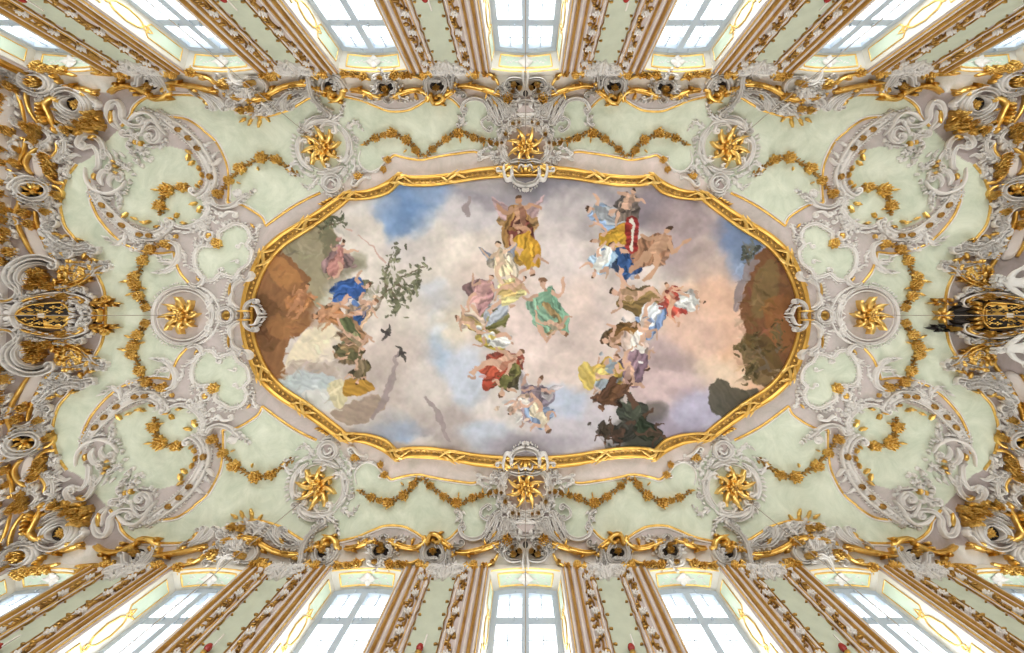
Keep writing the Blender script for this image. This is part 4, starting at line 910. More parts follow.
spread(T('four_lobed_frame', 'stucco frame', (224, 252), [('scalloped_rim', 'stuccow', f), ('gilt_blossom', 'gold', f2)]), 'white four-lobed stucco frame with a gilt blossom, {} of the painting', group='four-lobed frames')
# ---- large corner cartouches
BA = [(156, 113), (166, 119), (178, 127), (190, 137), (200, 148), (208, 161), (213, 174), (213, 184), (208, 193), (201, 198)]
BB = [(92, 187), (98, 198), (106, 209), (116, 219), (127, 228), (139, 234.5), (152, 237), (162, 234), (168, 228), (167, 221)]
def f(mb):
    for s_, sd, k in ((spl(BA), -1, 1), (spl(BB), 1, 5)):
        sweep(mb, s_, [7, 9, 9.5, 9, 8, 6], .05, 'flat', t0=.5, t1=.4); sweep(mb, off_path(s_, 3.9 * sd), 1.5, .10, 'round', t0=.5); sweep(mb, off_path(s_, -4.1 * sd), 1.5, .10, 'round', t0=.5); frill(mb, off_path(s_, -2.2 * sd), 5, 2.6, sd, .085, seed=k + 70, aspect=.4, jit=.2, lean=.2)
        frill(mb, off_path(s_, 4.6 * sd), 2.8, 3.4, sd, .05, seed=k); frill(mb, off_path(s_, -4.6 * sd), 2.6, 2.8, -sd, .06, seed=k + 1)
    st(mb, [(201, 198), (207, 201), (210, 209), (206, 217), (198, 224), (190, 227), (181, 227), (172, 223)], 5, .08, 'rim'); s_ = spl([(205, 200), (211, 209), (206, 220), (193, 230), (178, 229)])
    frill(mb, s_, 6, 3, -1, .06, seed=9, lobes=2); frill(mb, s_, 5, 4, 1, .05, seed=10); lace(mb, (202, 226, 12, 9, -.8), 22, 6, 31, .06); lace(mb, (215, 216, 8, 8, 0), 12, 6, 33, .05)
    st(mb, [(192, 193), (196, 196), (202, 193)], 2.4, .1, c0=(3, 1)); st(mb, [(172, 229), (175, 223), (171, 219)], 2.4, .1, c1=(2.6, -1))
    st(mb, [(210, 165), (217, 164), (222, 158)], 4, .11, 'rib', t1=.3); acanthus(mb, spl([(210, 172), (214, 178), (213, 188), (216, 195)]), 4, .05, 4, 1, 12); acanthus(mb, spl([(213, 158), (216, 154), (219, 152)]), 4, .05, 4, 0, 13); acanthus(mb, spl([(205, 146), (210, 143), (214, 142)]), 4, .05, 4, 0, 15)
    acanthus(mb, spl([(127, 233), (124, 241), (117, 244), (110, 240)]), 8, .09, 5, 0, 14); acanthus(mb, spl([(130, 236), (139, 241), (147, 240)]), 8, .09, 5, 0, 16); lace(mb, (138, 243, 9, 5, .3), 10, 7, 37, .07)
spread(T('corner_cartouche', 'cartouche', (150, 180), [('pierced_band', 'stuccow', f),
    ('gilt_piercing', 'leafgold', lambda mb: [disc(mb, p, 2.6, 1.8, r, .105) or ring(mb, p, 2.8, 2, 1, .13, r, n=14) for p, r in (((181, 129.5), .7), ((191, 138), .8), ((200, 148.5), .9), ((104, 206), .9), ((112.5, 216), .8), ((124, 226), .7), ((142, 235.5), .2), ((152, 236.5), 0), ((212.5, 178), 1.6))]),
    ('gilt_sprig', 'gold', lambda mb: [leaf(mb, (x, y), a, L, L * .5, .06, 2, n=8, lift=.05) for x, y, a, L in ((186, 149, .6, 8), (190, 153, 1.6, 8), (196, 160, 2.2, 8), (199, 165, 1.2, 7), (203, 172, 1.4, 7), (203, 180, 1.8, 6), (197, 184, 1, 6), (203, 205, 1.9, 9), (199, 202, 2.6, 8), (129, 212, 2.2, 8), (131, 217, .4, 8), (140, 222, .2, 9), (146, 223, -.3, 6), (154, 228, -.2, 8), (176, 219, -.9, 7), (181, 223, .1, 8), (176, 220, 3.4, 6), (178, 234, 1.6, 5))])]),
    'large C-shaped stucco cartouche with pierced band in the {} corner of the ceiling', group='corner cartouches')
def f(mb):
    st(mb, [(80, 143), (84, 137), (92, 136), (101, 141), (105, 150), (104, 160)], 6, .11, 'rim', c0=(4, -1, 1.1), t1=.5); st(mb, [(86, 149), (93, 147), (98, 152), (100, 160), (99, 168), (94, 171)], 4.5, .10, 'rim'); st(mb, [(70, 158), (76, 155), (82, 157)], 4.5, .1, 'rib', c0=(2.6, 1))
    st(mb, [(86, 168), (87, 179), (92, 188), (101, 193), (112, 194), (122, 189), (127, 181)], 3.2, .13, 'round'); frill(mb, spl([(101, 195), (114, 196), (124, 190), (129, 181)]), 5, 2.6, 1, .09, lobes=2, seed=41)
    st(mb, [(103, 186), (101, 179), (105, 172), (112, 172)], 5, .1, 'rim'); st(mb, [(112, 188), (110, 182), (114, 176), (121, 176)], 4.6, .1, 'rim', c1=(3, 1)); acanthus(mb, spl([(116, 190), (121, 196), (121, 204)]), 8, .09, 5, 0, 42)
    st(mb, [(124, 131), (115, 124), (110, 113), (113, 103), (120, 102), (124, 109), (125, 118), (133, 125), (142, 126)], 5, .12, 'rim', c1=(5, -1, 1.1)); st(mb, [(122, 129), (116, 120), (115, 110)], 3, .08, 'round')
    st(mb, [(130, 121), (138, 114), (148, 112), (156, 117), (161, 126), (168, 135)], 3.4, .13, 'round', t1=.3); frill(mb, spl([(134, 118), (148, 111), (158, 118), (164, 128)]), 4, 3, -1, .07, seed=43)
    st(mb, [(147, 131), (153, 127), (160, 130), (161, 137), (155, 142), (150, 139)], 5, .11, 'rim', c1=(3, 1)); frill(mb, spl([(158, 127), (165, 136), (160, 144), (151, 145)]), 5, 3, -1, .08, seed=44, lobes=2); st(mb, [(142, 134), (150, 120), (157, 124)], 3.4, .1, 'rib')
    lace(mb, (136, 147, 15, 13, .7), 24, 6, 45, .08, 1.8); lace(mb, (121, 163, 12, 12, 0), 14, 6, 46, .08, 1.8); lace(mb, (145, 158, 10, 9, 0), 10, 5, 47, .06); lace(mb, (131, 171, 9, 8, 0), 8, 5, 48, .06)
    st(mb, [(108, 152), (113, 160), (111, 168)], 4, .1, 'rim', c0=(3, -1)); st(mb, [(126, 136), (136, 137), (142, 145)], 4, .1, 'rim', c0=(3, 1))
spread(T('shell_scrollwork', 'stucco ornament', (118, 150), [('stucco_scroll', 'stucco', f),
    ('gilt_slot', 'gold', lambda mb: [leaf(mb, (x, y), a, L, 3, .09, n=7, lift=.06) for x, y, a, L in ((112, 161, .5, 6), (113, 167, .1, 6), (114, 173.5, .1, 6), (136, 139, .9, 6), (142, 140, 1.1, 6), (113, 108, 1.4, 14), (88, 140, -.2, 9), (94, 181, -1, 7))])]),
    'tangled grey shell scrollwork crowning the cartouche in the {} corner', group='shell scrollwork')
# ---- curls at the cusps of the green field
def f(mb):
    st(mb, [(215, 201), (218, 206), (226, 208), (236, 205), (243, 199), (247, 194)], 4.6, .12, 'rim', c0=(2.6, -1), t1=.4); acanthus(mb, spl([(238, 204), (246, 198), (253, 193)]), 7, .1, 5, 0, 51); dome(mb, (237.5, 193.5), 5, .03, 14, 4); frill(mb, ring(MB(), (237.5, 193.5), 4.6, 4.6, 1, .1, n=16), 3, 2.6, 1, .04); st(mb, [(224, 216), (229, 212), (236, 213)], 2.6, .08, c0=(2.5, 1), c1=(2.5, 1)); acanthus(mb, spl([(262, 224), (258, 230), (258, 238)]), 5, .07, 4, 0, 52)
    st(mb, [(171, 241), (179, 246), (181, 254), (177, 263), (170, 269)], 4.6, .11, 'rim', c0=(2.4, 1), t1=.4); acanthus(mb, spl([(176, 263), (168, 270), (160, 272)]), 8, .08, 5, 0, 53); acanthus(mb, spl([(174, 262), (165, 262), (160, 258)]), 7, .06, 4, 0, 54); acanthus(mb, spl([(181, 250), (186, 256), (186, 263)]), 5, .06, 3, 0, 55)
    st(mb, [(190, 283), (198, 286), (204, 282), (206, 276)], 4, .1, 'rim', t1=.4)
spread(T('leafy_curl', 'stucco ornament', (205, 230), [('stucco_curl', 'stuccow', f)]), 'curling stucco leaves where the green field meets the {} four-lobed frame', group='leafy curls')
# ---- end medallions, left and right
def f(mb):
    for sgn in (1,):
        ring(mb, (184, 315.4), 30, 28.5, 2.8, .06, prof='rim', a0=180, a1=270, n=26, t0=1, t1=1, tl=.02); ring(mb, (184, 315.4), 30, 28.5, 2.8, .06, prof='rim', a0=270, a1=362, n=26, t0=1, t1=1, tl=.02)
        ring(mb, (187, 315.4), 34, 31, 2, .06, a0=275, a1=362, n=24); ring(mb, (184, 315.4), 26, 24.5, 1.4, .05, a0=180, a1=362, n=30)
        q = ring(MB(), (184, 315.4), 32.6, 31, 1, .1, a0=182, a1=358, n=40); frill(mb, q, 2.6, 3.2, -1, .04, seed=61)
        st(mb, [(207, 304), (211, 310), (206, 314.5)], 2, .06, c0=(3, 1)); lace(mb, (214, 300, 6, 8, .4), 10, 5, 62, .05)
        ring(mb, (226.5, 315.4), 7.5, 7.5, 3, .08, prof='rim', a0=180, a1=362, n=20, t0=1, t1=1, tl=.02); frill(mb, ring(MB(), (226.5, 315.4), 9, 9, 1, .1, a0=185, a1=360, n=24), 3.6, 2.6, -1, .05, seed=63)
        for k in range(9): leaf(mb, (225 + k * 1.1, 300 - k * 2.4), 3.3 + .1 * k, 5, 2.4, .05)
spread(T('end_medallion', 'medallion', (184, 315.4), [('stucco_ring', 'stuccow', f), ('gilt_boss', 'gold', lambda mb: dome(mb, (226.5, 315.4), 5, .06, 14, 4))], mirror=1), 'lilac round medallion with stucco ring on the {} of the painting', ((-1, 1),), LR, 'end medallions')
# ---- clasps that grip the frame
def f(mb):
    D = lambda q: [(x, y + 4.5) for x, y in q]
    st(mb, D([(505, 160), (504, 168), (507, 177), (512, 174), (511, 166)]), 3.2, .2, 'round', lift=.05); st(mb, D([(513, 163), (512, 172), (516, 180), (525.5, 183.5)]), 4.2, .2, 'rim', lift=.05, t1=1); frill(mb, spl(D([(512, 172), (516, 182), (525, 186)])), 3, 2.4, 1, .12, seed=71)
    st(mb, D([(510, 159), (518, 157), (525.5, 158.5)]), 3.6, .2, 'rim', lift=.05, t1=1); st(mb, D([(518, 166), (521, 162), (525.5, 165)]), 2, .2, lift=.05, t1=1); st(mb, D([(505, 168), (499, 169)]), 2, .15, c1=(2, 1), lift=.05); dome(mb, (523.5, 190), 2.2, .18, 8, 3); leaf(mb, (524.5, 188), 1.57, 5, 3, .2)
spread(T('frame_clasp', 'frame clasp', (525.5, 172), [('stucco_clasp', 'stuccow', f), ('gilt_heart', 'gold', lambda mb: [leaf(mb, (524, 176), -1.57 - .5, 9, 4, .17, 3), leaf(mb, (525, 176), -1.57, 10, 4, .19)])], mirror=0), 'white pierced stucco clasp hooked over the frame directly {} the painting', ((1, -1),), {(1, 1): 'at the top of', (1, -1): 'at the bottom of'}, 'frame clasps')
def f(mb):
    st(mb, [(258, 300), (252, 303), (249, 309), (251, 315.4)], 2.6, .14, 'rim', c0=(2.2, 1), lift=.05, t1=1); frill(mb, spl([(258, 304), (262, 309), (264, 315)]), 3, 2.2, -1, .10, seed=73); st(mb, [(252, 306), (259, 307), (263, 315.4)], 1.8, .14, lift=.05, t1=1);  leaf(mb, (261, 314), 0, 7, 3, .16, lift=.08)
    st(mb, [(233, 293), (236, 285), (243, 280)], 3.4, .1, 'rim', c1=(2.4, -1)); st(mb, [(234, 292), (233, 302), (240, 309), (248, 308)], 4, .12, 'rim'); st(mb, [(246, 279), (251, 281), (256, 277), (255, 272)], 3, .2, 'rim', lift=.04, t1=.5); frill(mb, spl([(231, 285), (229, 295), (232, 304)]), 4, 3, 1, .06, seed=75)
spread(T('side_clasp', 'frame clasp', (248, 315.4), [('stucco_clasp', 'stuccow', f), ('gilt_bar', 'gold', lambda mb: [st(mb, [(241, 311), (248, 311), (255, 311)], 2.4, .2, lift=.03), st(mb, [(231, 283), (230, 292), (232, 301)], 1.6, .06)])], mirror=1), 'white pierced stucco clasp gripping the {} end of the gilded frame', ((-1, 1),), LR, 'frame clasps')
# ---- central cartouches above and below the fresco
def f(mb):
    ring(mb, (525.5, 146), 21, 21, 2.4, .07, a0=90, a1=270, n=36, t0=1, t1=1, tl=.02); s_ = ring(MB(), (525.5, 146), 24.5, 24.5, 1, .1, a0=95, a1=268, n=36); sweep(mb, s_, 4, .08, 'rim', t0=1, t1=1, tl=.02); frill(mb, s_, 6, 3.2, 1, .07, seed=81, lobes=2); lace(mb, (497, 148, 7, 18, 0), 34, 6, 82, .07)
    st(mb, [(506, 126), (513, 120.5), (525.5, 119.5)], 5, .12, 'rim', t1=1); st(mb, [(506, 117), (515, 114), (525.5, 114)], 3, .1, 'round', t1=1)
    for k in range(5): sweep(mb, spl([(508 + k * 4, 128 - k), (509 + k * 4, 122 - k * .5), (508 + k * 4, 115)]), 2, .1)
    st(mb, [(514, 113), (510, 107), (514, 102), (525.5, 100.5)], 3.4, .12, 'rim', t1=1); st(mb, [(516, 115), (525.5, 117)], 2, .1, t1=1); lace(mb, (514, 110, 8, 9, 0), 26, 6, 83, .09); lace(mb, (506, 131, 9, 6, -.6), 14, 5, 86, .09)
    st(mb, [(488, 131), (483, 127), (482, 121), (487, 117)], 3.2, .1, 'rim', c0=(3, -1), c1=(2.4, 1)); st(mb, [(462, 108), (465, 102), (473, 98.5), (482, 100), (488, 107), (490, 117), (496, 125)], 4.4, .11, 'rim', c0=(3, -1, 1.2)); st(mb, [(462, 112), (464, 120), (460, 126)], 2.2, .07, 'round', c1=(2, 1)); lace(mb, (462, 120, 4, 7, 0), 10, 5, 84, .06)
    for k, (a, b, c) in enumerate((((486, 95), (494, 104), (499, 118)), ((490, 94), (499, 103), (504, 117)), ((495, 95), (504, 104), (507, 114)), ((484, 97), (490, 108), (498, 123)), ((500, 98), (507, 105), (511, 112)))):
        st(mb, [a, b, c], 4.2, .13, 'rim', c1=(2.2, -1, 1), t0=.3); frill(mb, spl([a, b, c]), 4, 4, 1, .1, seed=85 + k)
    lace(mb, (500, 134, 8, 10, .3), 20, 6, 88, .08); st(mb, [(479, 155), (484, 158), (492, 156), (498, 160)], 2.4, .08, 'round', c0=(2, 1)); lace(mb, (490, 157, 11, 5, .1), 18, 5, 89, .06); acanthus(mb, spl([(480, 152), (488, 148), (492, 150)]), 5, .07, 4, 0, 90)
def f2(mb):
    for x, y, r in ((506, 134, 2.4), (513, 123, 2.4), (502, 143, 2), (519, 122, 1.8)): cluster(mb, (x, y), r, int(x), 5, .12)
    cluster(mb, (508, 97), 6, 91, 7, .12); cluster(mb, (497, 144, ), 3, 92, 5, .08); leaf(mb, (491, 97), .9, 10, 3.5, .16, 2)
spread((T('central_cartouche', 'cartouche', (525.5, 125), [('stucco_scroll', 'stucco', lambda mb: (f(mb), mb.mirror(0))), ('gilt_flower', 'gold', lambda mb: (f2(mb), mb.mirror(0))), ('lilac_oval', 'mauve', lambda mb: disc(mb, (525.5, 109.5), 9, 4.5, lift=.05, n=24)), ('lilac_ground', 'mauve', lambda mb: disc(mb, (525.5, 146), 21, 20, lift=.012, n=36))])),
    'tall grey stucco cartouche linking the cornice and the rosette directly {} the painting', ((1, -1),), UD, 'central cartouches')
# ================================================================ cornice along the long walls (x 130..525)
def gst(mb, p, w=4.2, h=.15, **k): st(mb, p, w, h, 'step', t0=.5, t1=.5, **k)
def CS(nm, cat, anchor, fmt, white=None, gold=None, extra=(), grp=None, col='stucco', axis=None, quads=((-1, 1), (1, -1), (-1, -1)), names=QN):
    ps = []
    if white: ps.append(('stucco_scroll', col, white))
    if gold: ps.append(('gilt_scroll', 'gold', gold))
    e = T(nm, cat, anchor, ps + list(extra))
    if axis: spread(e, fmt, ((1, -1),), UD, group=grp)
    else: spread(e, fmt, quads, names, grp)
    return e
hole = lambda c, rx, ry, rot=0.0, lift=.012, m='dark': ('shaded_hollow', m, lambda mb: disc(mb, c, rx, ry, rot, lift))  # flat dark disc, the hollow's shade put into its colour
# gilded cornice rails (one thing for each swag between two scrolls)
def rail(fmt, p, leaves=(), **k):
    def g(mb):
        gst(mb, p, **k); s = spl(p); st(mb, off_path(s, 2.6), 1.6, .10, 'round', t0=.4, t1=.4)
        for i in range(3):
            j = int(len(s) * (.2 + .3 * i)); j = min(j, len(s) - 2); a = math.atan2(*(s[j + 1] - s[j])[::-1]); leaf(mb, s[j], a + (.5 if i % 2 else -.4), 8, 4, .19, 3, n=9, bend=.4)
    e = T('cornice_rail', 'cornice', p[len(p) // 2], [('gilt_rail', 'gold', g)] + ([('gilt_leaf', 'gold', lambda mb: [leaf(mb, (x, y), a, L, L * .42, .17, 3, n=9, bend=.4) for x, y, a, L in leaves])] if leaves else []))
    spread(e, fmt, group='gilded cornice rails')
rail('gilded cornice rail next to the central cartouche, {}', [(458, 86.5), (465, 85.2), (473, 86), (487, 89.5), (502, 95)], [(472, 84, .3, 8), (488, 91, 2.0, 7), (460, 85, -2.4, 6)])
rail('curved cornice rail, inner half of third window from the end, {}', [(391, 97.5), (399, 94), (407, 91), (416, 89.5), (424, 91.5), (428.5, 96), (428, 102)], [(404, 93, 2.6, 9), (415, 92, 1.2, 7), (420, 89, -.5, 6)])
rail('curved cornice rail, outer half of third window from the end, {}', [(351, 89.5), (358, 89.7), (365, 91.5), (374, 95), (382, 97.5)], [(356, 88, .6, 9), (368, 91, 2.2, 6), (377, 96, .2, 6)])
rail('gilded cornice rail beside the white plume leaves, {}', [(265, 97.5), (274, 91.5), (284, 86.5), (295, 83.7), (305, 83.3), (311, 85)], [(289, 83, .4, 10), (299, 82, -.2, 9), (270, 95, 2.7, 7)])
rail('short gilded cornice rail beside the dark scroll, {}', [(313, 86), (320, 89.5), (329, 92.5)], [(316, 86, .5, 7)])
rail('short gilded cornice rail rising from the gilded hook, {}', [(444, 96.5), (449, 93), (455, 88.5)], [(449, 94, 2.2, 5)])
rail('gilded cornice rail above the corner cartouche, {}', [(168, 83), (176, 83), (188, 84.8), (202, 87.5), (219, 91.5)], [(170, 80, 1.2, 9), (180, 83, .2, 10), (172, 86, 3.0, 7)])
rail('gilded cornice rail nearest the corner scrolls, {}', [(111, 92), (118, 87.5), (126, 85.5), (134, 86), (143, 89.5), (152, 94.5)], [(122, 84, -.8, 8), (133, 93, .3, 10), (142, 87, .5, 9)])
rail('gilded cornice rail under the outermost window, {}', [(66, 86), (74, 86.5), (84, 88.5), (94, 91.5), (100, 93.5)], [(60, 82, -1.7, 7), (70, 85, .2, 9), (80, 86, .4, 9), (62, 85, -1.1, 6)])
rail('leafy gilded cornice rail beside the white spiral, {}', [(225, 93), (233, 95.5), (240, 98.5), (250, 99.5), (260, 98.5), (268, 96)], [(228, 92, .4, 10), (240, 104, 1.2, 9), (255, 97, -.3, 10), (262, 94, .4, 9)])
# upper thin gilt brackets over piers and windows
def bracket(fmt, p, orn, w=2.6):
    def g(mb):
        gst(mb, p, w, .13)
    e = T('gilt_bracket', 'moulding', p[0], [('gilt_rod', 'gold', g)] + ([('gilt_leaf', 'gold', lambda mb: [cluster(mb, (x, y), r, int(x * 3 + y), 6, .1) for x, y, r in orn])] if orn else []))
    spread(e, fmt, group='thin gilt brackets of the frieze')
bracket('straight gilt bracket over the pier beside the central window, {}', [(457, 72.5), (467, 72), (478, 72.6)], [])
bracket('drooping leafy gilt bracket at the central window corner, {}', [(483, 72), (490, 74), (496, 79), (499, 85)], [(486, 72, 5), (494, 77, 3)])
bracket('leafy gilt bracket, inner half of the third window from the end, {}', [(390, 77), (398, 75.5), (407, 75.8), (416, 76), (424, 80)], [(396, 74.5, 5.5), (404, 75, 4.5), (411, 74, 4.5)])
bracket('leafy gilt bracket, outer half of the third window from the end, {}', [(341, 79), (347, 75.5), (356, 75.5), (364, 77), (371, 80)], [(346, 72.5, 4.5), (355, 73.5, 4.5), (364, 75.5, 5)])
bracket('straight gilt bracket over the second pier from the centre, {}', [(284, 73), (293, 71.5), (304, 71.5)], [(281, 66, 4)])
bracket('long gilt bracket sloping off the second pier from the centre, {}', [(310, 73), (316, 76), (321, 80)], [(318, 70, 4), (327, 70, 3.4)])
bracket('drooping gilt bracket, outer corner of second window from the end, {}', [(193, 73), (204, 75.5), (212, 79), (218, 85)], [(194, 71.5, 5.5), (206, 77, 3)])
bracket('straight gilt bracket over the third pier from the centre, {}', [(160, 69.5), (170, 69), (182, 71)], [(165, 63, 4)])
bracket('heavy leafy gilt bracket over the corner window, {}', [(34, 67), (44, 70), (56, 71), (67, 72.5), (77, 75.5)], [(40, 65, 5.5), (47, 68, 5), (57, 69, 4.5), (66, 70, 4.5)], 4)
bracket('leafy gilt bracket on the inner side of the corner window, {}', [(94, 73), (104, 73), (114, 73.5), (124, 71), (132, 74)], [(101, 66, 5), (107, 70, 5.5), (118, 71, 5), (128, 73, 5)], 4)
bracket('leafy gilt bracket, inner corner of second window from the end, {}', [(262, 75), (270, 75.5), (278, 80)], [(266, 74, 5), (273, 78, 3.4)])
# dark pierced roundels with gilded hooks
def hook(fmt, c, s, ringp, hookp, rot=0.0, k=1.0):
    def w(mb):
        st(mb, ringp, 3.6, .16, 'rim', c0=(2.6, s, 1), c1=(2.4, s, 1)); st(mb, off_path(spl(ringp), -3 * s), 2.2, .13, 'round', t0=.3, t1=.3); lace(mb, (c[0], c[1] - 6, 10 * k, 3.4, rot), 14, 5, int(c[0]), .10)
    def g(mb):
        gst(mb, hookp, 4.4, .17); dome(mb, hookp[-1], 2.6, .2, 8, 3); cluster(mb, (c[0], c[1] + 1), 3.6 * k, int(c[1]) + 1, 5, .12)
        p = hookp[len(hookp) // 2]; leaf(mb, p, .4, 7, 3.5, .2, 3); leaf(mb, p, 2.8, 7, 3.5, .2, 3)
    CS('scroll_roundel', 'stucco ornament', c, fmt, w, g, [hole(c, 7 * k, 5 * k, rot, .02)], 'dark scroll roundels')
hook('dark roundel with white scroll and gilded hook nearest the centre, {}', (437, 86), 1, [(428, 92), (426.5, 84), (430, 77.5), (438, 75.5), (445, 79), (446.5, 87), (443, 93)], [(430, 100), (431, 94), (434, 102), (440, 102.5), (444.5, 98), (441, 94.5), (437, 97)])
hook('dark roundel with white scroll and gilded hook over the second pier, {}', (331.5, 87), 1, [(324, 91), (323, 84), (326, 78), (333, 76), (340, 79.5), (344, 86)], [(348, 91), (344, 90), (343, 96), (338, 100), (332.5, 98), (331, 93), (335, 94)], .6)
hook('dark roundel with white scroll and gilded hook beside the corner cartouche, {}', (152, 84), 1, [(141, 83), (142, 76), (148, 72.5), (156, 75), (162, 82), (168, 88)], [(152, 93), (155, 98), (162, 98.5), (168, 96.5), (171, 92), (167, 90)], .5, 1.0)
# white stucco strands running over the piers
def strand(fmt, p, w, extra, seed):
    def f_(mb):
        st(mb, p, w, .17, 'rim', c1=(3, 1, 1)); s = spl(p); frill(mb, s, 5, 3.4, 1, .12, seed=seed); frill(mb, s, 5, 3.8, -1, .12, seed=seed + 1); lace(mb, extra, 20, 6, seed, .12)
    CS('stucco_strand', 'stucco ornament', p[2], fmt, f_, None, (), 'white stucco strands over the piers')
strand('white leafy stucco strand falling over the pier beside the centre, {}', [(449, 60), (452, 68), (453.5, 78), (454, 86), (457, 92), (463, 92)], 3.4, (451, 67, 9, 6, 0), 101)
strand('white leafy stucco strand falling over the second pier to the ring, {}', [(300, 61), (305, 68), (310, 77), (312, 88), (315, 97), (321, 105), (331, 113)], 3.6, (303, 66, 11, 6, .4), 103)
strand('white leafy stucco strand over the third pier, {}', [(146, 56), (152, 64), (160, 72), (166, 80), (171, 88)], 3.6, (150, 64, 12, 6, .6), 105)
# plumes hanging from the cornice to the green field
def f(mb):
    for i, q in enumerate(([(311, 90), (300, 91), (289, 93), (282, 100), (276, 108), (267, 111)], [(300, 91), (290, 96), (284, 102), (284, 108)], [(309, 91), (304, 97), (298, 99), (292, 104)], [(283, 99), (274, 102), (266, 108), (262, 112)], [(292, 96), (288, 103), (289, 108)])):
        st(mb, q, 3.4, .13, 'rim', c1=(2.4, 1 if i % 2 else -1, 1), t1=.35); frill(mb, spl(q), 4, 4, 1, .1, seed=110 + i)
CS('leaf_plume', 'stucco ornament', (285, 100), 'white stucco plume of long leaves in the lilac lunette, {}', f, lambda mb: [leaf(mb, (x, y), a, L, 4, .13, 3, n=9) for x, y, a, L in ((293, 92, 1.9, 8), (272, 97, 2.6, 8), (268, 96, 1.9, 6))], (), 'white leaf plumes')
def f(mb):
    for i, q in enumerate(([(191, 87), (200, 90), (210, 95), (219, 101), (225, 109)], [(198, 89), (206, 95), (213, 101), (217, 107)], [(205, 92), (216, 96), (224, 102), (227, 107)], [(190, 89), (197, 94), (206, 98), (212, 105)])):
        st(mb, q, 3.2, .14, 'rim', c1=(2, 1 if i % 2 else -1, 1), t1=.3)
    st(mb, [(246, 112), (238, 109), (231, 106), (230, 101), (235, 99)], 3.4, .13, 'rim', c1=(3, 1, 1.3))
CS('leaf_plume', 'stucco ornament', (208, 97), 'long white stucco leaves above the corner cartouche, {}', f, lambda mb: [leaf(mb, (x, y), a, L, 4, .15, 3, n=9) for x, y, a, L in ((197, 93, .5, 10), (203, 97, .7, 9))], (), 'white leaf plumes')
# shell over the third window
def f(mb):
    st(mb, [(230.5, 69), (232, 74), (236, 80), (243, 84), (250, 82)], 4, .18, 'rib', c1=(3, -1)); st(mb, [(246, 80), (254, 77), (262, 78), (268, 84), (267, 92), (262, 96)], 3.4, .15, 'rim', c1=(3, 1)); st(mb, [(232, 82), (225, 79), (219, 78)], 3, .13, 'rim', c1=(2.6, 1))
    for k in range(7): sweep(mb, spl([(241 + k * 1.5, 85), (239 + k * 2.2, 94), (237 + k * 2.8, 104)]), 2.6, .15)
    lace(mb, (243, 95, 13, 11, 0), 50, 7, 121, .13); lace(mb, (258, 108, 13, 5, .1), 18, 7, 122, .1); st(mb, [(261, 110), (266, 106), (272, 110)], 3, .12, c1=(2.4, 1)); lace(mb, (232, 88, 9, 6, 0), 16, 6, 123, .12)
CS('window_shell', 'stucco ornament', (243, 92), 'big grey stucco shell over the second window from the end, {}', f, lambda mb: ([cluster(mb, (x, y), r, int(x), 6, .15) for x, y, r in ((253, 83, 4), (226, 82, 4), (229, 85, 4), (245, 109, 3.6), (268, 94, 3), (254, 108, 4))], [leaf(mb, (x, y), a, 9, 4, .08, 3, n=9) for x, y, a in ((256, 112, 1.9), (259, 114, 1.3), (247, 117, 2.4), (252, 117, 1.8), (260, 118, 1.6), (264, 113, .9))]), (hole((243, 82), 5, 2.6),), 'window shells')
# pierced cartouche over the next window
def f(mb):
    for s in (-1, 1):
        st(mb, [(387 + s * 1, 82), (387 + s * 6, 81), (387 + s * 9.5, 86), (387 + s * 7, 92), (387 + s * 2, 94)], 3, .17, 'rim', c0=(2, s)); st(mb, [(387, 76), (387 + s * 6, 73), (387 + s * 12, 75)], 2.6, .13, 'round', c1=(2, s))
        st(mb, [(388 + s * 2, 96), (389 + s * 4, 100), (389, 103.5)], 2.4, .12, 'rim'); st(mb, [(389 + s * 4, 98), (389 + s * 11, 97), (389 + s * 18, 99)], 1.8, .1, 'round', c1=(2, -s)); lace(mb, (387 + s * 9, 88, 4, 7, 0), 12, 5, 130 + s, .13); frill(mb, spl([(389 + s * 6, 98), (389 + s * 16, 99), (389 + s * 26, 97)]), 4, 3, s, .08, seed=132)
    acanthus(mb, spl([(387, 84), (387, 78), (383, 72)]), 6, .15, 4, 0, 133)
CS('pierced_cartouche', 'cartouche', (387, 88), 'pierced stucco cartouche with two dark holes, third window from the end, {}', f, lambda mb: [cluster(mb, (x, y), r, int(y), 6, .14) for x, y, r in ((387, 88, 3.4), (382, 76.5, 2.6), (387, 93.5, 2.2))], (hole((382, 87.5), 4, 4.6, .3, .03), hole((392, 87.5), 4, 4.6, -.3, .03)), 'pierced cartouches')
# crest over the central window
def f(mb):
    st(mb, [(525.5, 80), (517, 78), (509, 79), (505, 85), (508, 92), (515, 95)], 3.4, .2, 'rim', c1=(3, -1)); st(mb, [(523, 70), (523, 78), (524, 86)], 3, .22, 'rib'); lace(mb, (512, 92, 8, 6, .4), 22, 5, 141, .15); st(mb, [(503, 82), (500, 88), (504, 95)], 3, .16, 'rim', c1=(3, -1)); lace(mb, (502, 90, 4, 8, .3), 12, 5, 142, .12)
e = T('window_crest', 'stucco ornament', (525.5, 86), [('stucco_scroll', 'stucco', lambda mb: (f(mb), mb.mirror(0))), ('gilt_flower', 'gold', lambda mb: ([cluster(mb, (x, y), r, int(x), 6, .16) for x, y, r in ((514, 84, 3.4), (520, 87, 2.6), (513, 90, 2.6))], mb.mirror(0))), ('shaded_hollow', 'dark', lambda mb: (disc(mb, (514.5, 86), 6.5, 4.5, .2, .02), mb.mirror(0))), ('dark_lozenge', 'dark', lambda mb: disc(mb, (525.5, 93), 2.6, 3.4, 0, .10))])
spread(e, 'dark-eyed stucco crest over the middle window, directly {} the painting', ((1, -1),), UD, 'window crests')
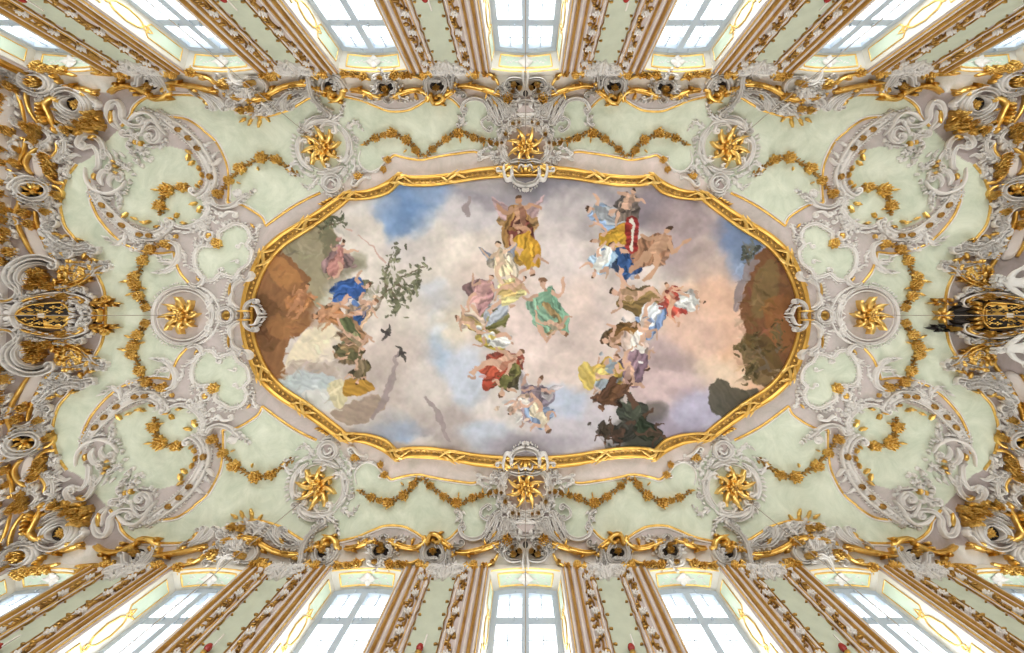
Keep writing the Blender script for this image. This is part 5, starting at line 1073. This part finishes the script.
# ================================================================ corners of the hall
def oval_scroll(mb):
    for r, w, a0, a1 in ((1.0, 4.2, -190, 130), (.74, 3.2, -120, 200), (.52, 2.8, -60, 250)):
        ring(mb, (75.5, 105), 21 * r, 15.5 * r, w, .2, rot=.5, prof='rim', a0=a0, a1=a1, n=44, t0=.3, t1=.3)
    frill(mb, ring(MB(), (75.5, 105), 22, 16.5, 1, .1, rot=.5, a0=-150, a1=120, n=40), 4.4, 3.6, -1, .13, seed=151); st(mb, [(68, 88), (78, 88), (89, 92), (97, 100), (101, 103)], 3, .16, 'round', c1=(2, 1)); st(mb, [(58, 118), (66, 124), (75, 126)], 4, .16, 'rim', c1=(3, -1))
CS('oval_scroll', 'stucco ornament', (75.5, 105), 'big oval grey stucco spiral with a dark eye in the {} corner', oval_scroll, lambda mb: (cluster(mb, (77, 104.5), 5, 8, 6, .05), [leaf(mb, (77, 104.5), a, 6, 2.6, .05) for a in (.5, 2, 3.6, 5)]), (hole((76, 104), 9, 7, .5, .02), ('shadow_groove', 'mauve', lambda mb: disc(mb, (75.5, 105), 20, 14.5, .5, .008))), 'oval stucco spirals')
def g(mb):
    gst(mb, [(63, 102), (58.5, 98.5), (51, 100), (46.5, 106), (49, 113), (53, 122), (57, 132)], 4.4, .13); dome(mb, (62.5, 101), 3.2, .24, 10, 3); dome(mb, (57, 132), 3.4, .2, 10, 3)
    for i, (x, y, a) in enumerate(((47, 103, 2.6), (45, 107, 2.3), (46, 112, 2.5), (48, 117, 2.6), (50, 121, 2.7), (52, 110, .4), (55, 122, .5))): leaf(mb, (x, y), a, 7, 3.6, .2, 3, n=9, bend=.5)
CS('gilded_bracket', 'bracket', (51, 113), 'heavy gilded scroll bracket beside the oval spiral in the {} corner', None, g, (), 'gilded scroll brackets')
def g(mb):
    rr = random.Random(5)
    for i in range(26):
        t = rr.uniform(0, 1); x, y = 105 - 26 * t * rr.uniform(.2, 1), 133 - 26 * (1 - t) * rr.uniform(.1, 1); leaf(mb, (x, y), rr.uniform(2.3, 4.6), rr.uniform(6, 10), rr.uniform(3, 4.4), .16, 3, n=9, bend=rr.uniform(-.7, .7), lift=rr.uniform(.02, .1))
    for x, y, r in ((98, 122, 6), (92, 127, 5), (103, 127, 5), (84, 127, 4), (100, 113, 4)): cluster(mb, (x, y), r, int(x), 7, .17)
CS('gilded_spray', 'leaf spray', (97, 122), 'bushy gilded leaf spray beside the oval spiral in the {} corner', None, g, (), 'gilded leaf sprays')
def f(mb):
    ring(mb, (40, 82), 14, 9.5, 4.4, .2, rot=.2, prof='rim'); frill(mb, ring(MB(), (40, 82), 16, 11, 1, .1, rot=.2), 5, 3.4, -1, .14, seed=161); acanthus(mb, spl([(27, 80), (19, 74), (9, 70)]), 10, .16, 5, 0, 162); acanthus(mb, spl([(27, 84), (18, 80), (12, 76)]), 9, .16, 5, 0, 163); lace(mb, (20, 74, 12, 6, .5), 18, 7, 164, .13); st(mb, [(52, 76), (58, 80), (57, 88), (50, 92)], 3, .16, 'round', c1=(2.6, 1)); lace(mb, (5, 64, 7, 5, .5), 10, 6, 165, .1)
CS('pierced_medallion', 'medallion', (40, 82), 'oval white stucco medallion with gilded flower in a dark hole, {} corner', f, lambda mb: (cluster(mb, (40, 82), 6.5, 9, 7, .15), [leaf(mb, (40, 82), a, 9, 3.6, .14, 2) for a in (.2, 1.4, 2.6, 3.9, 5.2)]), (hole((40, 82), 12.5, 8.5, .2, .02),), 'pierced medallions')
# gilded straps and pale panels at the ends
def gst2(mb, p, w): st(mb, p, w * .72, .10, 'step', t0=.6, t1=.6)
def strap(fmt, panel, straps, orn=(), white=()):
    ps = [('pale_panel', 'pale', lambda mb: fillpoly(mb, spl(panel, closed=True), .03))] if panel else []
    ps.append(('gilt_strap', 'gold', lambda mb: [gst2(mb, p, w) for p, w in straps]))
    if orn: ps.append(('gilt_flower', 'gold', lambda mb: [cluster(mb, (x, y), r, int(x * 2 + y), 7, .16) for x, y, r in orn]))
    if white: ps.append(('stucco_scroll', 'stuccow', lambda mb: [st(mb, p, w * .85, .12, 'rim', c1=(2.6, s, 1.1)) or frill(mb, spl(p), 4.5, 3.6, -s, .13, seed=int(p[0][0])) for p, w, s in white]))
    spread(T('end_strap', 'strapwork', straps[0][0][len(straps[0][0]) // 2], ps), fmt, group='gilded strapwork at the hall ends')
strap('gilded straps with a pale strip near the pierced medallion, {} corner', [(18, 96), (22, 96), (28, 121), (24, 122)], [([(15, 91), (19, 96), (23, 107), (26.5, 123)], 3.4), ([(30, 89), (27.5, 97), (29.5, 108), (34, 117), (40, 125)], 4), ([(0, 73), (8, 77), (19, 84)], 3)], [(15, 89, 5), (4, 92, 4), (5, 101, 5), (3, 115, 5.5)], [([(34, 97), (40, 94), (43, 100)], 3, 1), ([(33, 92), (40, 91), (46, 93)], 3, -1)])
strap('gilded straps and shell-edged pale strip midway to the {} corner', [(19, 141), (24, 141), (20, 161), (14, 162)], [([(27, 139), (25.5, 150), (21, 162)], 3.6), ([(0, 160), (9, 162.5), (21, 165.5)], 3.4), ([(18, 140), (27, 139)], 3)], [(5, 133, 5.5), (4, 152, 5), (38, 137, 4.5), (40, 131, 4), (20, 166, 4)], [([(10, 118), (16, 126), (26, 130), (34, 134)], 4, 1), ([(6, 140), (8, 150), (13, 156)], 4, -1), ([(36, 128), (46, 132), (52, 140), (44, 146)], 4, 1), ([(52, 136), (62, 136), (67, 144), (66, 154), (60, 162)], 4, 1)])
strap('gilded S-shaped straps hooked on the lilac border below the {} corner', [(33, 158), (38, 155), (44, 170), (43, 178), (36, 174)], [([(39.5, 149), (35, 152), (29, 157), (26.5, 165), (30, 172), (34, 175)], 4.6), ([(57, 144), (58.5, 151), (54, 158), (48, 163), (46, 170), (49.5, 177), (56, 182.5), (66, 184)], 4.8), ([(40, 187), (50, 186), (58, 188), (63.5, 193), (61, 198.5), (53, 199)], 4.4), ([(44, 193), (49, 199), (44, 205), (39, 208)], 4)], [(52, 168, 6), (55, 175, 4.5), (49, 160, 4.5), (61, 197, 4)], [([(57, 146), (62, 152), (58, 160), (54, 163)], 3.6, 1), ([(60, 163), (66, 163), (70, 166)], 2, 1)])
strap('gilded straps flanking a long pale panel beside the {} end arms', [(24, 215), (35, 218), (40, 236), (50, 258), (38, 257), (28, 238)], [([(17, 195), (20, 204), (16, 215), (19, 226), (26, 241), (35, 257)], 4.2), ([(36, 212), (38, 224), (44, 238), (51, 251), (58, 262), (61.5, 268), (59, 273)], 4.8), ([(0, 170), (10, 171), (17, 176), (19, 183)], 3.6)], [(34, 226, 5), (2, 196, 6), (4, 207, 4.5), (3, 240, 6), (14, 253, 5), (28, 215, 4.6), (6, 222, 4)], [([(2, 180), (12, 182), (17, 190), (24, 198), (36, 202), (50, 203)], 4, -1), ([(22, 208), (32, 207), (42, 212), (48, 221), (52, 226)], 4.4, 1), ([(0, 217), (10, 217), (18, 221)], 4, 1), ([(45, 230), (54, 236), (56, 246), (51, 250)], 4, 1), ([(0, 257), (9, 254), (17, 257)], 3.6, 1), ([(30, 205), (40, 204), (47, 209)], 3, 1)])
def f(mb):
    ring(mb, (36, 192), 16, 9, 3.6, .2, rot=.12, prof='rim'); st(mb, [(12, 187), (20, 180), (32, 178), (44, 182)], 3, .17, 'round', c0=(2.6, -1)); frill(mb, ring(MB(), (36, 192), 17.5, 10.5, 1, .1, rot=.12), 4, 4, -1, .13, seed=171); st(mb, [(40, 206), (50, 206), (54, 200)], 4, .15, 'rim', c1=(2, -1))
CS('looped_ring', 'stucco ornament', (36, 192), 'white looped stucco ring round a gilded leaf flower on the {} border', f, lambda mb: [leaf(mb, (35, 193), a, 10, 4, .13, 2, n=9) for a in (3.6, 4.3, 5.0, 5.6, .2, 2.9)] and dome(mb, (35, 193), 2.6, .16, 9, 3), (hole((36, 192), 14, 7.6, .12, .02),), 'looped stucco rings')
# feathered wing on the lilac border
def f(mb):
    for i, q in enumerate(([(44, 221), (50, 232), (58, 240), (68, 246), (80, 248), (90, 246)], [(48, 236), (56, 245), (66, 250), (78, 252), (88, 251), (97, 253)], [(50, 247), (60, 252), (70, 254)], [(44, 228), (50, 224), (55, 226)], [(62, 270), (74, 266), (84, 268), (94, 270), (104, 267)], [(52, 258), (62, 254), (72, 256)])):
        st(mb, q, 5, .17, 'rim', c1=(2.6, -1 if i % 2 else 1, 1), t1=.3); frill(mb, spl(q), 7, 4, -1, .12, seed=180 + i); frill(mb, spl(q), 6, 4.4, 1, .12, seed=190 + i)
    lace(mb, (60, 246, 16, 8, .6), 24, 8, 195, .12)
CS('stucco_wing', 'stucco ornament', (66, 246), 'feathery grey stucco wing spilling over the {} lilac border', f, lambda mb: [leaf(mb, (x, y), a, L, L * .38, .17, 3, n=9, bend=b) for x, y, a, L, b in ((50, 232, .4, 12, .3), (58, 240, -.2, 10, .3), (62, 250, .9, 8, 0), (72, 262, .2, 9, .4), (82, 260, -.5, 9, .3), (90, 258, .3, 10, 0), (70, 257, 1.3, 7, 0), (75, 238, .3, 8, 0))], (), 'stucco wings')
# shell niche with gilded flowers
def f(mb):
    st(mb, [(57, 262), (47, 258.5), (35, 258), (23, 262), (14, 269), (11, 278), (15, 286), (22, 292), (25, 300)], 6, .22, 'rim', c0=(4, 1, 1.1)); st(mb, [(52, 267), (42, 264), (30, 266), (22, 272), (20, 281), (26, 288)], 4, .17, 'rim'); st(mb, [(2, 300), (12, 301), (20, 296), (21, 288), (14, 283), (6, 284)], 4, .17, 'rim', c0=(3, 1)); frill(mb, spl([(45, 256), (30, 257), (18, 264), (9, 272), (9, 282)]), 4.4, 3, -1, .14, seed=201)
    for k in range(4): st(mb, [(23 + 3.2 * k, 271 + k), (21.5 + 3.2 * k, 278), (25 + 3 * k, 285)], 2.6, .08, 'round')
CS('shell_niche', 'stucco ornament', (26, 277), 'dark shell niche in a white scroll at the {} side of the left shield', f, lambda mb: ([cluster(mb, (x, y), r, int(x + y), 7, .2) for x, y, r in ((42, 274, 5.5), (40, 282, 5.5), (48, 284, 4.5), (54, 287, 4.5), (47, 277, 4.5), (37, 288, 3.6))], gst(mb, [(0, 301), (8, 301.5), (16, 298)], 2.4)), (hole((28, 278), 10, 9.5, 0, .015),), 'shell niches', quads=((1, -1),), names={(1, 1): 'upper', (1, -1): 'lower'})
def g(mb):
    for q, w in (([(46, 291), (58, 288), (70, 287), (82, 283), (92, 277), (99, 270)], 5), ([(56, 284), (68, 281), (80, 280), (88, 274)], 4), ([(60, 276), (72, 274), (82, 276)], 4)):
        st(mb, q, w, .19, 'rim', t1=.2); s = spl(q)
        for k in range(5): j = int(len(s) * (.15 + .18 * k)); a = math.atan2(*(s[j] - s[j - 1])[::-1]); leaf(mb, s[j], a - .6, 10, 4, .18, 3, n=9, bend=.5); leaf(mb, s[j], a + .5, 8, 3.4, .16, 3, n=9)
    leaf(mb, (90, 272), -.3, 14, 4, .18, 3); leaf(mb, (78, 262), .1, 9, 4, .15, 3); dome(mb, (74, 262), 3, .16, 9, 3)
def f(mb):
    for q in ([(66, 270), (76, 269), (83, 273), (79, 279)], [(86, 282), (94, 276), (102, 268), (110, 265)], [(60, 294), (72, 293), (84, 288)]): st(mb, q, 3.4, .18, 'rim', c1=(2.6, 1, 1), t1=.4); frill(mb, spl(q), 5, 3.6, -1, .13, seed=int(q[0][0]))
CS('gilded_wing', 'leaf spray', (78, 281), 'gilded and white sweeping leaf wing beside the {} coat of arms', f, g, (), 'gilded leaf wings')
# ================================================================ coats of arms at the two ends
SH = [(15, 315.4), (17.5, 311.5), (23, 308), (32, 305), (44, 303.6), (56, 302.8), (62, 303.5), (67, 308), (69.5, 312.5), (69.5, 315.4)]
def half(mb, fn): fn(mb); mb.mirror(1)
def shield_patch(mb, x0, x1, up, lift=.10):
    xs_ = np.linspace(x0, x1, 14); yb = np.interp(xs_, [p[0] for p in SH], [p[1] for p in SH]); G = []
    for t in np.linspace(0, 1, 5):
        y = 315.4 + (yb - 315.4) * t * .97; y = y if up else 630.8 - y; G.append(pt(xs_, y, lift + .05 * (1 - t * t)))
    mb.grid(np.array(G))
def mark(mb, x, y, r, lift=.155):
    "small fleur mark"
    for a in (0, 1.57, 3.14, 4.71): leaf(mb, (x, y), a, r * (1.3 if a in (0, 3.14) else .8), r * .7, .02, lift=lift, n=5)
def arms_thing(flip):
    e = thing('coat_of_arms', '', 'coat of arms', pt([45], [315.4])[0], 'coats of arms')
    QO = {}
    for nm, m, x0, x1, up in (('gold_quarter', 'gold', 15.3, 43, True), ('black_quarter', 'black', 43, 69.4, True), ('black_quarter', 'black', 15.3, 43, False), ('gold_quarter', 'gold', 43, 69.4, False)):
        mb = MB(); shield_patch(mb, x0, x1, up if not flip else not up); QO[(x0 > 40, up if not flip else not up)] = mb.build(nm, m, e)
    for up in (True, False):
        for (gx, m) in (((26, 33, 35, 40), 'black' if up != flip else 'gold'), ((48, 54, 60, 62), 'gold' if up != flip else 'black')):
            mb = MB(); sg = -1 if up else 1
            for i, x in enumerate(gx): mark(mb, x, 315.4 + sg * (4, 8, 3.5, 7.5)[i], 2.3)
            
            for p in pieces(mb): p.build('fleur_mark', m, QO[(gx[0] > 40, up)])
    mb = MB(); q = np.array([(38, 313), (46, 313), (46, 317.8), (38, 317.8)]); fillpoly(mb, dense(q, 4, True), .165); mb.build('inner_shield', 'stuccow', e)
    mb = MB(); sweep(mb, dense(np.array([(38, 313), (46, 313), (46, 317.8), (38, 317.8)]), 4, True), .9, .19, closed=True); mb.build('inner_shield_rim', 'gold', e)
    mb = MB(); s = spl(SH); st(mb, SH, 2.2, .17, 'round', t0=1, t1=1); mb.mirror(1); mb.build('gilt_rim', 'gold', e)
    def f(mb):
        st(mb, [(12, 315.4), (15, 307), (24, 301), (38, 297), (54, 294.5), (70, 296), (82, 300)], 6, .15, 'rim', c1=(3.6, 1, 1.1), t0=1); frill(mb, spl([(14, 306), (30, 297), (52, 291.5), (74, 293), (88, 300)]), 5, 3.4, -1, .13, seed=211); 
        if not flip: st(mb, [(66, 301), (76, 303), (86, 308), (90, 315.4)], 5, .14, 'rim', c0=(3, -1), t1=1); lace(mb, (78, 309, 9, 6, 0), 20, 6, 212, .13)
        st(mb, [(0, 306), (6, 307), (12, 310)], 5, .1, 'rim'); st(mb, [(0, 312), (6, 312.5), (12, 315)], 4, .08, 'flat'); lace(mb, (26, 301, 8, 4, -.4), 10, 5, 213, .12)
    mb = MB(); half(mb, f); mb.build('stucco_frame', 'stuccow', e)
    def g(mb):
        st(mb, [(16, 304), (30, 298.5), (48, 295.5)], 1.6, .18); cluster(mb, (64, 297), 4, 214, 7, .18); st(mb, [(68, 300), (76, 297), (82, 300)], 2, .2, c1=(2, 1)); [dome(mb, (30 + 7 * k, 300 - k), 1.6, .18, 8, 3) for k in range(5)]
    mb = MB(); half(mb, g)
    for p in pieces(mb): p.build('gilt_flower', 'gold', e)
    return e
ar1 = arms_thing(False); ar1.location.x += .09; ar1['label'] = 'gold and black quartered shield in a stucco frame at the left end, without figures'
ar2 = arms_thing(True); ar2.location.x += .09; ar2['label'] = 'gold and black quartered shield between two white figures at the right end'
def to_right(root): root.location.x *= -1; root.scale.x = -1
to_right(ar2)
# tasselled gilt spikes and dark crown-like finial reaching over the lilac border (left end)
def g(mb):
    st(mb, [(86, 301), (94, 303), (103, 303), (108, 301)], 4.6, .16, 'rib', c1=(2.4, -1)); 
    for k in range(7): leaf(mb, (90 + 3.5 * k, 303), (.4, -.5)[k % 2], 8, 3.4, .16, 3, n=9)
    leaf(mb, (107, 303), .03, 14, 4.4, .14, 3)
e = T('gilded_spike', 'leaf ornament', (98, 303), [('gilt_leaf', 'gold', g)]); e['label'] = 'gilded leafy spike above the mask of the left coat of arms'; e['group'] = 'gilded spikes'
copy_thing(e, 1, -1, 'gilded leafy spike below the mask of the left coat of arms')
def g(mb):
    st(mb, [(95, 310), (101, 310), (105, 310)], 2.4, .16); st(mb, [(95, 315.4), (100, 315.4), (104, 315.4)], 5, .2, 'rib'); st(mb, [(102, 308), (103, 312), (103, 315.4)], 3, .2, t1=1); mb.mirror(1)
e = T('gilded_mask', 'mask ornament', (98, 315.4), [('gilt_face', 'gold', g), ('dark_ground', 'dark', lambda mb: disc(mb, (94, 315.4), 9, 8, 0, .02)), ('gilt_bar', 'gold', lambda mb: disc(mb, (100, 315.4), 3.4, 4, 0, .2, dish=.06))]); e['label'] = 'small gilded mask on a dark ground at the tip of the left coat of arms'
# right end: dark mantle, gold crown, tassels and two white figures (drawn at left, then set at the right)
def dark(mb):
    fillpoly(mb, spl([(20, 297), (34, 293), (50, 289), (62, 290), (70, 296), (60, 300), (40, 299)], closed=True), .02); fillpoly(mb, spl([(20, 333.8), (34, 337.8), (50, 341.8), (62, 340.8), (70, 334.8), (60, 330.8), (40, 331.8)], closed=True), .02)  # black patches under the two figures, built with the mantle
    fillpoly(mb, spl([(60, 315.4), (62, 301), (70, 296), (80, 299), (92, 303), (104, 311), (105, 315.4), (104, 319.8), (92, 327.8), (80, 331.8), (70, 334.8), (62, 329.8)], closed=True), .03, .06)
def shade(mb):
    for y in (303, 309, 321.8, 327.8): st(mb, [(74, 315.4 + (y - 315.4) * 1.1), (86, y), (100, 315.4 + (y - 315.4) * .8)], 4, .14, 'round')
e = T('black_mantle', 'mantle', (85, 315.4), [('black_cloth_and_patch', 'black', dark), ('cloth_fold', 'dark', shade)]); e['label'] = 'black mantle spread behind the gold crown at the right end'; to_right(e)
def g(mb):
    st(mb, [(71, 308), (73, 311.5), (73, 315.4)], 3, .25, 'rim', t1=1)
    for k, y in enumerate((306.5, 310, 313.4)): leaf(mb, (74, y), -.35 + .1 * k, 10, 3.6, .2, lift=.16, n=9); dome(mb, (83.5, y - 2), 1.3, .3, 8, 3)
    mb.mirror(1)
e = T('gold_crown', 'crown', (76, 315.4), [('crown', 'gold', g)]); e['label'] = 'gold crown on the black mantle above the right shield'; to_right(e)
def g(mb):
    st(mb, [(101, 315.4), (108, 315.4)], 5, .18, 'rib', t0=1, t1=1)
    for k in range(6): leaf(mb, (112, 315.4), .52 + k * 1.047, 7.5, 3.6, .12, 3, n=9, lift=.08)
    dome(mb, (112, 315.4), 2, .22, 9, 3)
e = T('gilded_finial', 'leaf ornament', (110, 315.4), [('gilt_leaf', 'gold', g)]); e['label'] = 'gilded leafy finial at the tip of the black mantle, right end'; to_right(e)
def g(mb):
    for k in range(6): leaf(mb, (94 + 4 * k, 302.5), (.4, -.5)[k % 2], 7, 3.4, .16, 3, n=9)
    leaf(mb, (112, 302.5), .05, 12, 3.6, .14, 3)
e = T('gilded_spike', 'leaf ornament', (104, 302.5), [('gilt_leaf', 'gold', g)]); e['label'] = 'gilded leafy spike over the upper edge of the black mantle, right end'; to_right(e)
e = T('dark_spike', 'leaf ornament', (104, 328.5), [('dark_leaf', 'black', lambda mb: (mb, [leaf(mb, (94 + 4 * k, 328.5), (.4, -.5)[k % 2], 7, 3.6, .16, 3, n=9) for k in range(6)], leaf(mb, (112, 328.5), -.05, 13, 4.4, .14, 3))), ('gilt_boss', 'gold', lambda mb: cluster(mb, (103, 328.5), 3, 5, 5, .2))]); e['label'] = 'black leafy spike with gilt boss over the lower edge of the mantle, right end'; to_right(e)
def figure(name_lab, up):
    "reclining white stucco figure: skin-modified skeleton on the cove (left-hand pixels, set at the right end)"
    s = 1 if up else -1
    Y = lambda y: 315.4 + (y - 315.4) * s
    J = {}
    def P(x, y, off): return pt([x], [Y(y)], off + .10)[0]
    o = P(36, 285, 0)
    e = thing('stucco_figure', name_lab, 'statue', o, 'white stucco figures')
    pts = [('pelvis', 33, 284, .20, .115), ('waist', 41, 284, .22, .095), ('chest', 50, 283.5, .24, .125), ('neck', 57, 282.8, .26, .05), ('headb', 60, 282.5, .28, .07), ('head', 64, 282, .30, .088), ('crown', 67, 281.7, .29, .06),
           ('hipa', 30, 281, .20, .10), ('kneea', 14, 275, .26, .075), ('anka', -2, 270, .20, .045), ('toea', -7, 269, .18, .03), ('hipb', 30, 287, .2, .10), ('kneeb', 16, 289, .24, .075), ('ankb', 0, 287, .18, .045), ('toeb', -5, 286, .16, .03),
           ('sha', 52, 279.5, .24, .062), ('elba', 47, 274, .22, .048), ('wra', 41, 271, .2, .034), ('hna', 38.5, 270, .2, .03), ('shb', 52, 287.5, .24, .062), ('elbb', 44, 293, .22, .05), ('wrb', 35, 297.5, .2, .035), ('hnb', 32, 299, .2, .03)]
    ed = 'pelvis-waist waist-chest chest-neck neck-headb headb-head head-crown pelvis-hipa hipa-kneea kneea-anka anka-toea pelvis-hipb hipb-kneeb kneeb-ankb ankb-toeb chest-sha sha-elba elba-wra wra-hna chest-shb shb-elbb elbb-wrb wrb-hnb'.split()
    names = [p[0] for p in pts]; V = [P(p[1], p[2], p[3]) - o for p in pts]; E = [tuple(names.index(q) for q in d.split('-')) for d in ed]
    # five fingers on each hand
    Rd = [p[4] for p in pts]
    for h, w in (('hna', 'wra'), ('hnb', 'wrb')):
        hp, wp_ = V[names.index(h)], V[names.index(w)]; d = (hp - wp_) / np.linalg.norm(hp - wp_); n = nrm(np.array([hp + o]))[0]; b = np.cross(n, d)
        for k, (sp, L) in enumerate(((-.5, .07), (-.2, .09), (.05, .095), (.3, .085), (.9, .06))):
            dd = d + b * sp; dd /= np.linalg.norm(dd); i0 = len(V)
            V.append(hp + b * sp * .03 + dd * .03); V.append(hp + b * sp * .03 + dd * (.03 + L * .55) + n * .005); V.append(hp + b * sp * .03 + dd * (.03 + L) - n * .015); Rd += [.010, .009, .007]
            E += [(names.index(h), i0), (i0, i0 + 1), (i0 + 1, i0 + 2)]
    me = bpy.data.meshes.new('body'); me.from_pydata([tuple(v) for v in V], E, []); me.materials.append(M['marble']); ob = bpy.data.objects.new('body', me); COL.objects.link(ob); ob.parent = e
    sk = ob.modifiers.new('skin', 'SKIN'); sk.use_smooth_shade = True
    for i, r in enumerate(Rd): me.skin_vertices[0].data[i].radius = (r, r); me.skin_vertices[0].data[i].use_root = (i == 0)
    ob.modifiers.new('smooth', 'SUBSURF').levels = 2; ob.modifiers['smooth'].render_levels = 2; ob['_o'] = [float(c) for c in o]
    # face and hair, loin drapery
    def hair(mb):
        for k in range(26):
            rr = random.Random(k); a = rr.uniform(0, 6.28); leaf(mb, (65.5 + 2.0 * math.cos(a), Y(282 + 2.8 * math.sin(a))), a + rr.uniform(-.8, .8), 3.6, 2, .05, lift=.38 + rr.uniform(0, .07), n=6, bend=rr.choice((-1, 1)))
    def drape(mb):
        for q, w in (([(39, 279), (34, 284), (36, 290)], 4), ([(36, 278), (29, 284), (30, 292)], 5), ([(32, 279), (24, 285), (26, 293), (20, 297)], 5), ([(27, 281), (18, 287), (14, 293)], 4), ([(36, 289), (28, 295), (18, 298)], 4)): st(mb, [(x, Y(y)) for x, y in q], w, .16, 'round', t0=.5, t1=.3, lift=.26); st(mb, [(x + 1.2, Y(y + 1)) for x, y in q], w * .5, .20, 'round', t0=.5, t1=.3, lift=.26)
    def face(mb):
        c = (62.5, Y(282.2)); leaf(mb, (63.6, Y(282.2)), 3.14, 1.7, .9, .045, lift=.485, n=6)
        for q in ((63.9, 281.2), (63.9, 283.2)): dome(mb, (q[0], Y(q[1])), .45, .02, 7, 3, lift=.475)
        st(mb, [(61.4, Y(281.5)), (61.1, Y(282.2)), (61.4, Y(282.9))], .55, .49)
    for nm, fn in (('hair', hair), ('drapery', drape), ('face', face)):
        mb = MB(); fn(mb); mb.build(nm, 'marble', e)
    to_right(e); return e
figure('white stucco figure reclining along the upper side of the right shield', True)
figure('white stucco figure reclining along the lower side of the right shield', False)

# lacework and gilded flowers that fill the ends between the straps
def f(mb):
    for ar, n, sd in (((8, 146, 10, 16, 0), 26, 301), ((12, 104, 8, 12, .3), 18, 302), ((10, 178, 10, 8, 0), 16, 303), ((8, 226, 8, 14, 0), 20, 304), ((52, 208, 8, 12, -.4), 20, 305), ((44, 150, 8, 7, 0), 14, 306), ((66, 136, 8, 7, 0), 14, 307), ((8, 258, 9, 10, 0), 16, 308), ((62, 176, 4, 8, .3), 8, 309)): lace(mb, ar, n, 8, sd, .09, 2.0)
def f2(mb):
    for x, y, r in ((4, 108, 5), (12, 134, 5), (5, 165, 4.6), (3, 185, 5), (8, 212, 5), (10, 233, 4.5), (50, 214, 4), (38, 143, 4), (30, 130, 4.5), (70, 134, 4), (5, 262, 5), (22, 152, 3)): cluster(mb, (x, y), r, int(x * 5 + y), 7, .15)
spread(T('lacework', 'stucco ornament', (20, 170), [('stucco_lace', 'stucco', f), ('gilt_flower', 'gold', f2)]), 'grey stucco lacework with gilt blossoms filling the {} end of the ceiling', group='stucco lacework')

for o in bpy.data.objects:
    if '_o' in o.keys(): del o['_o']
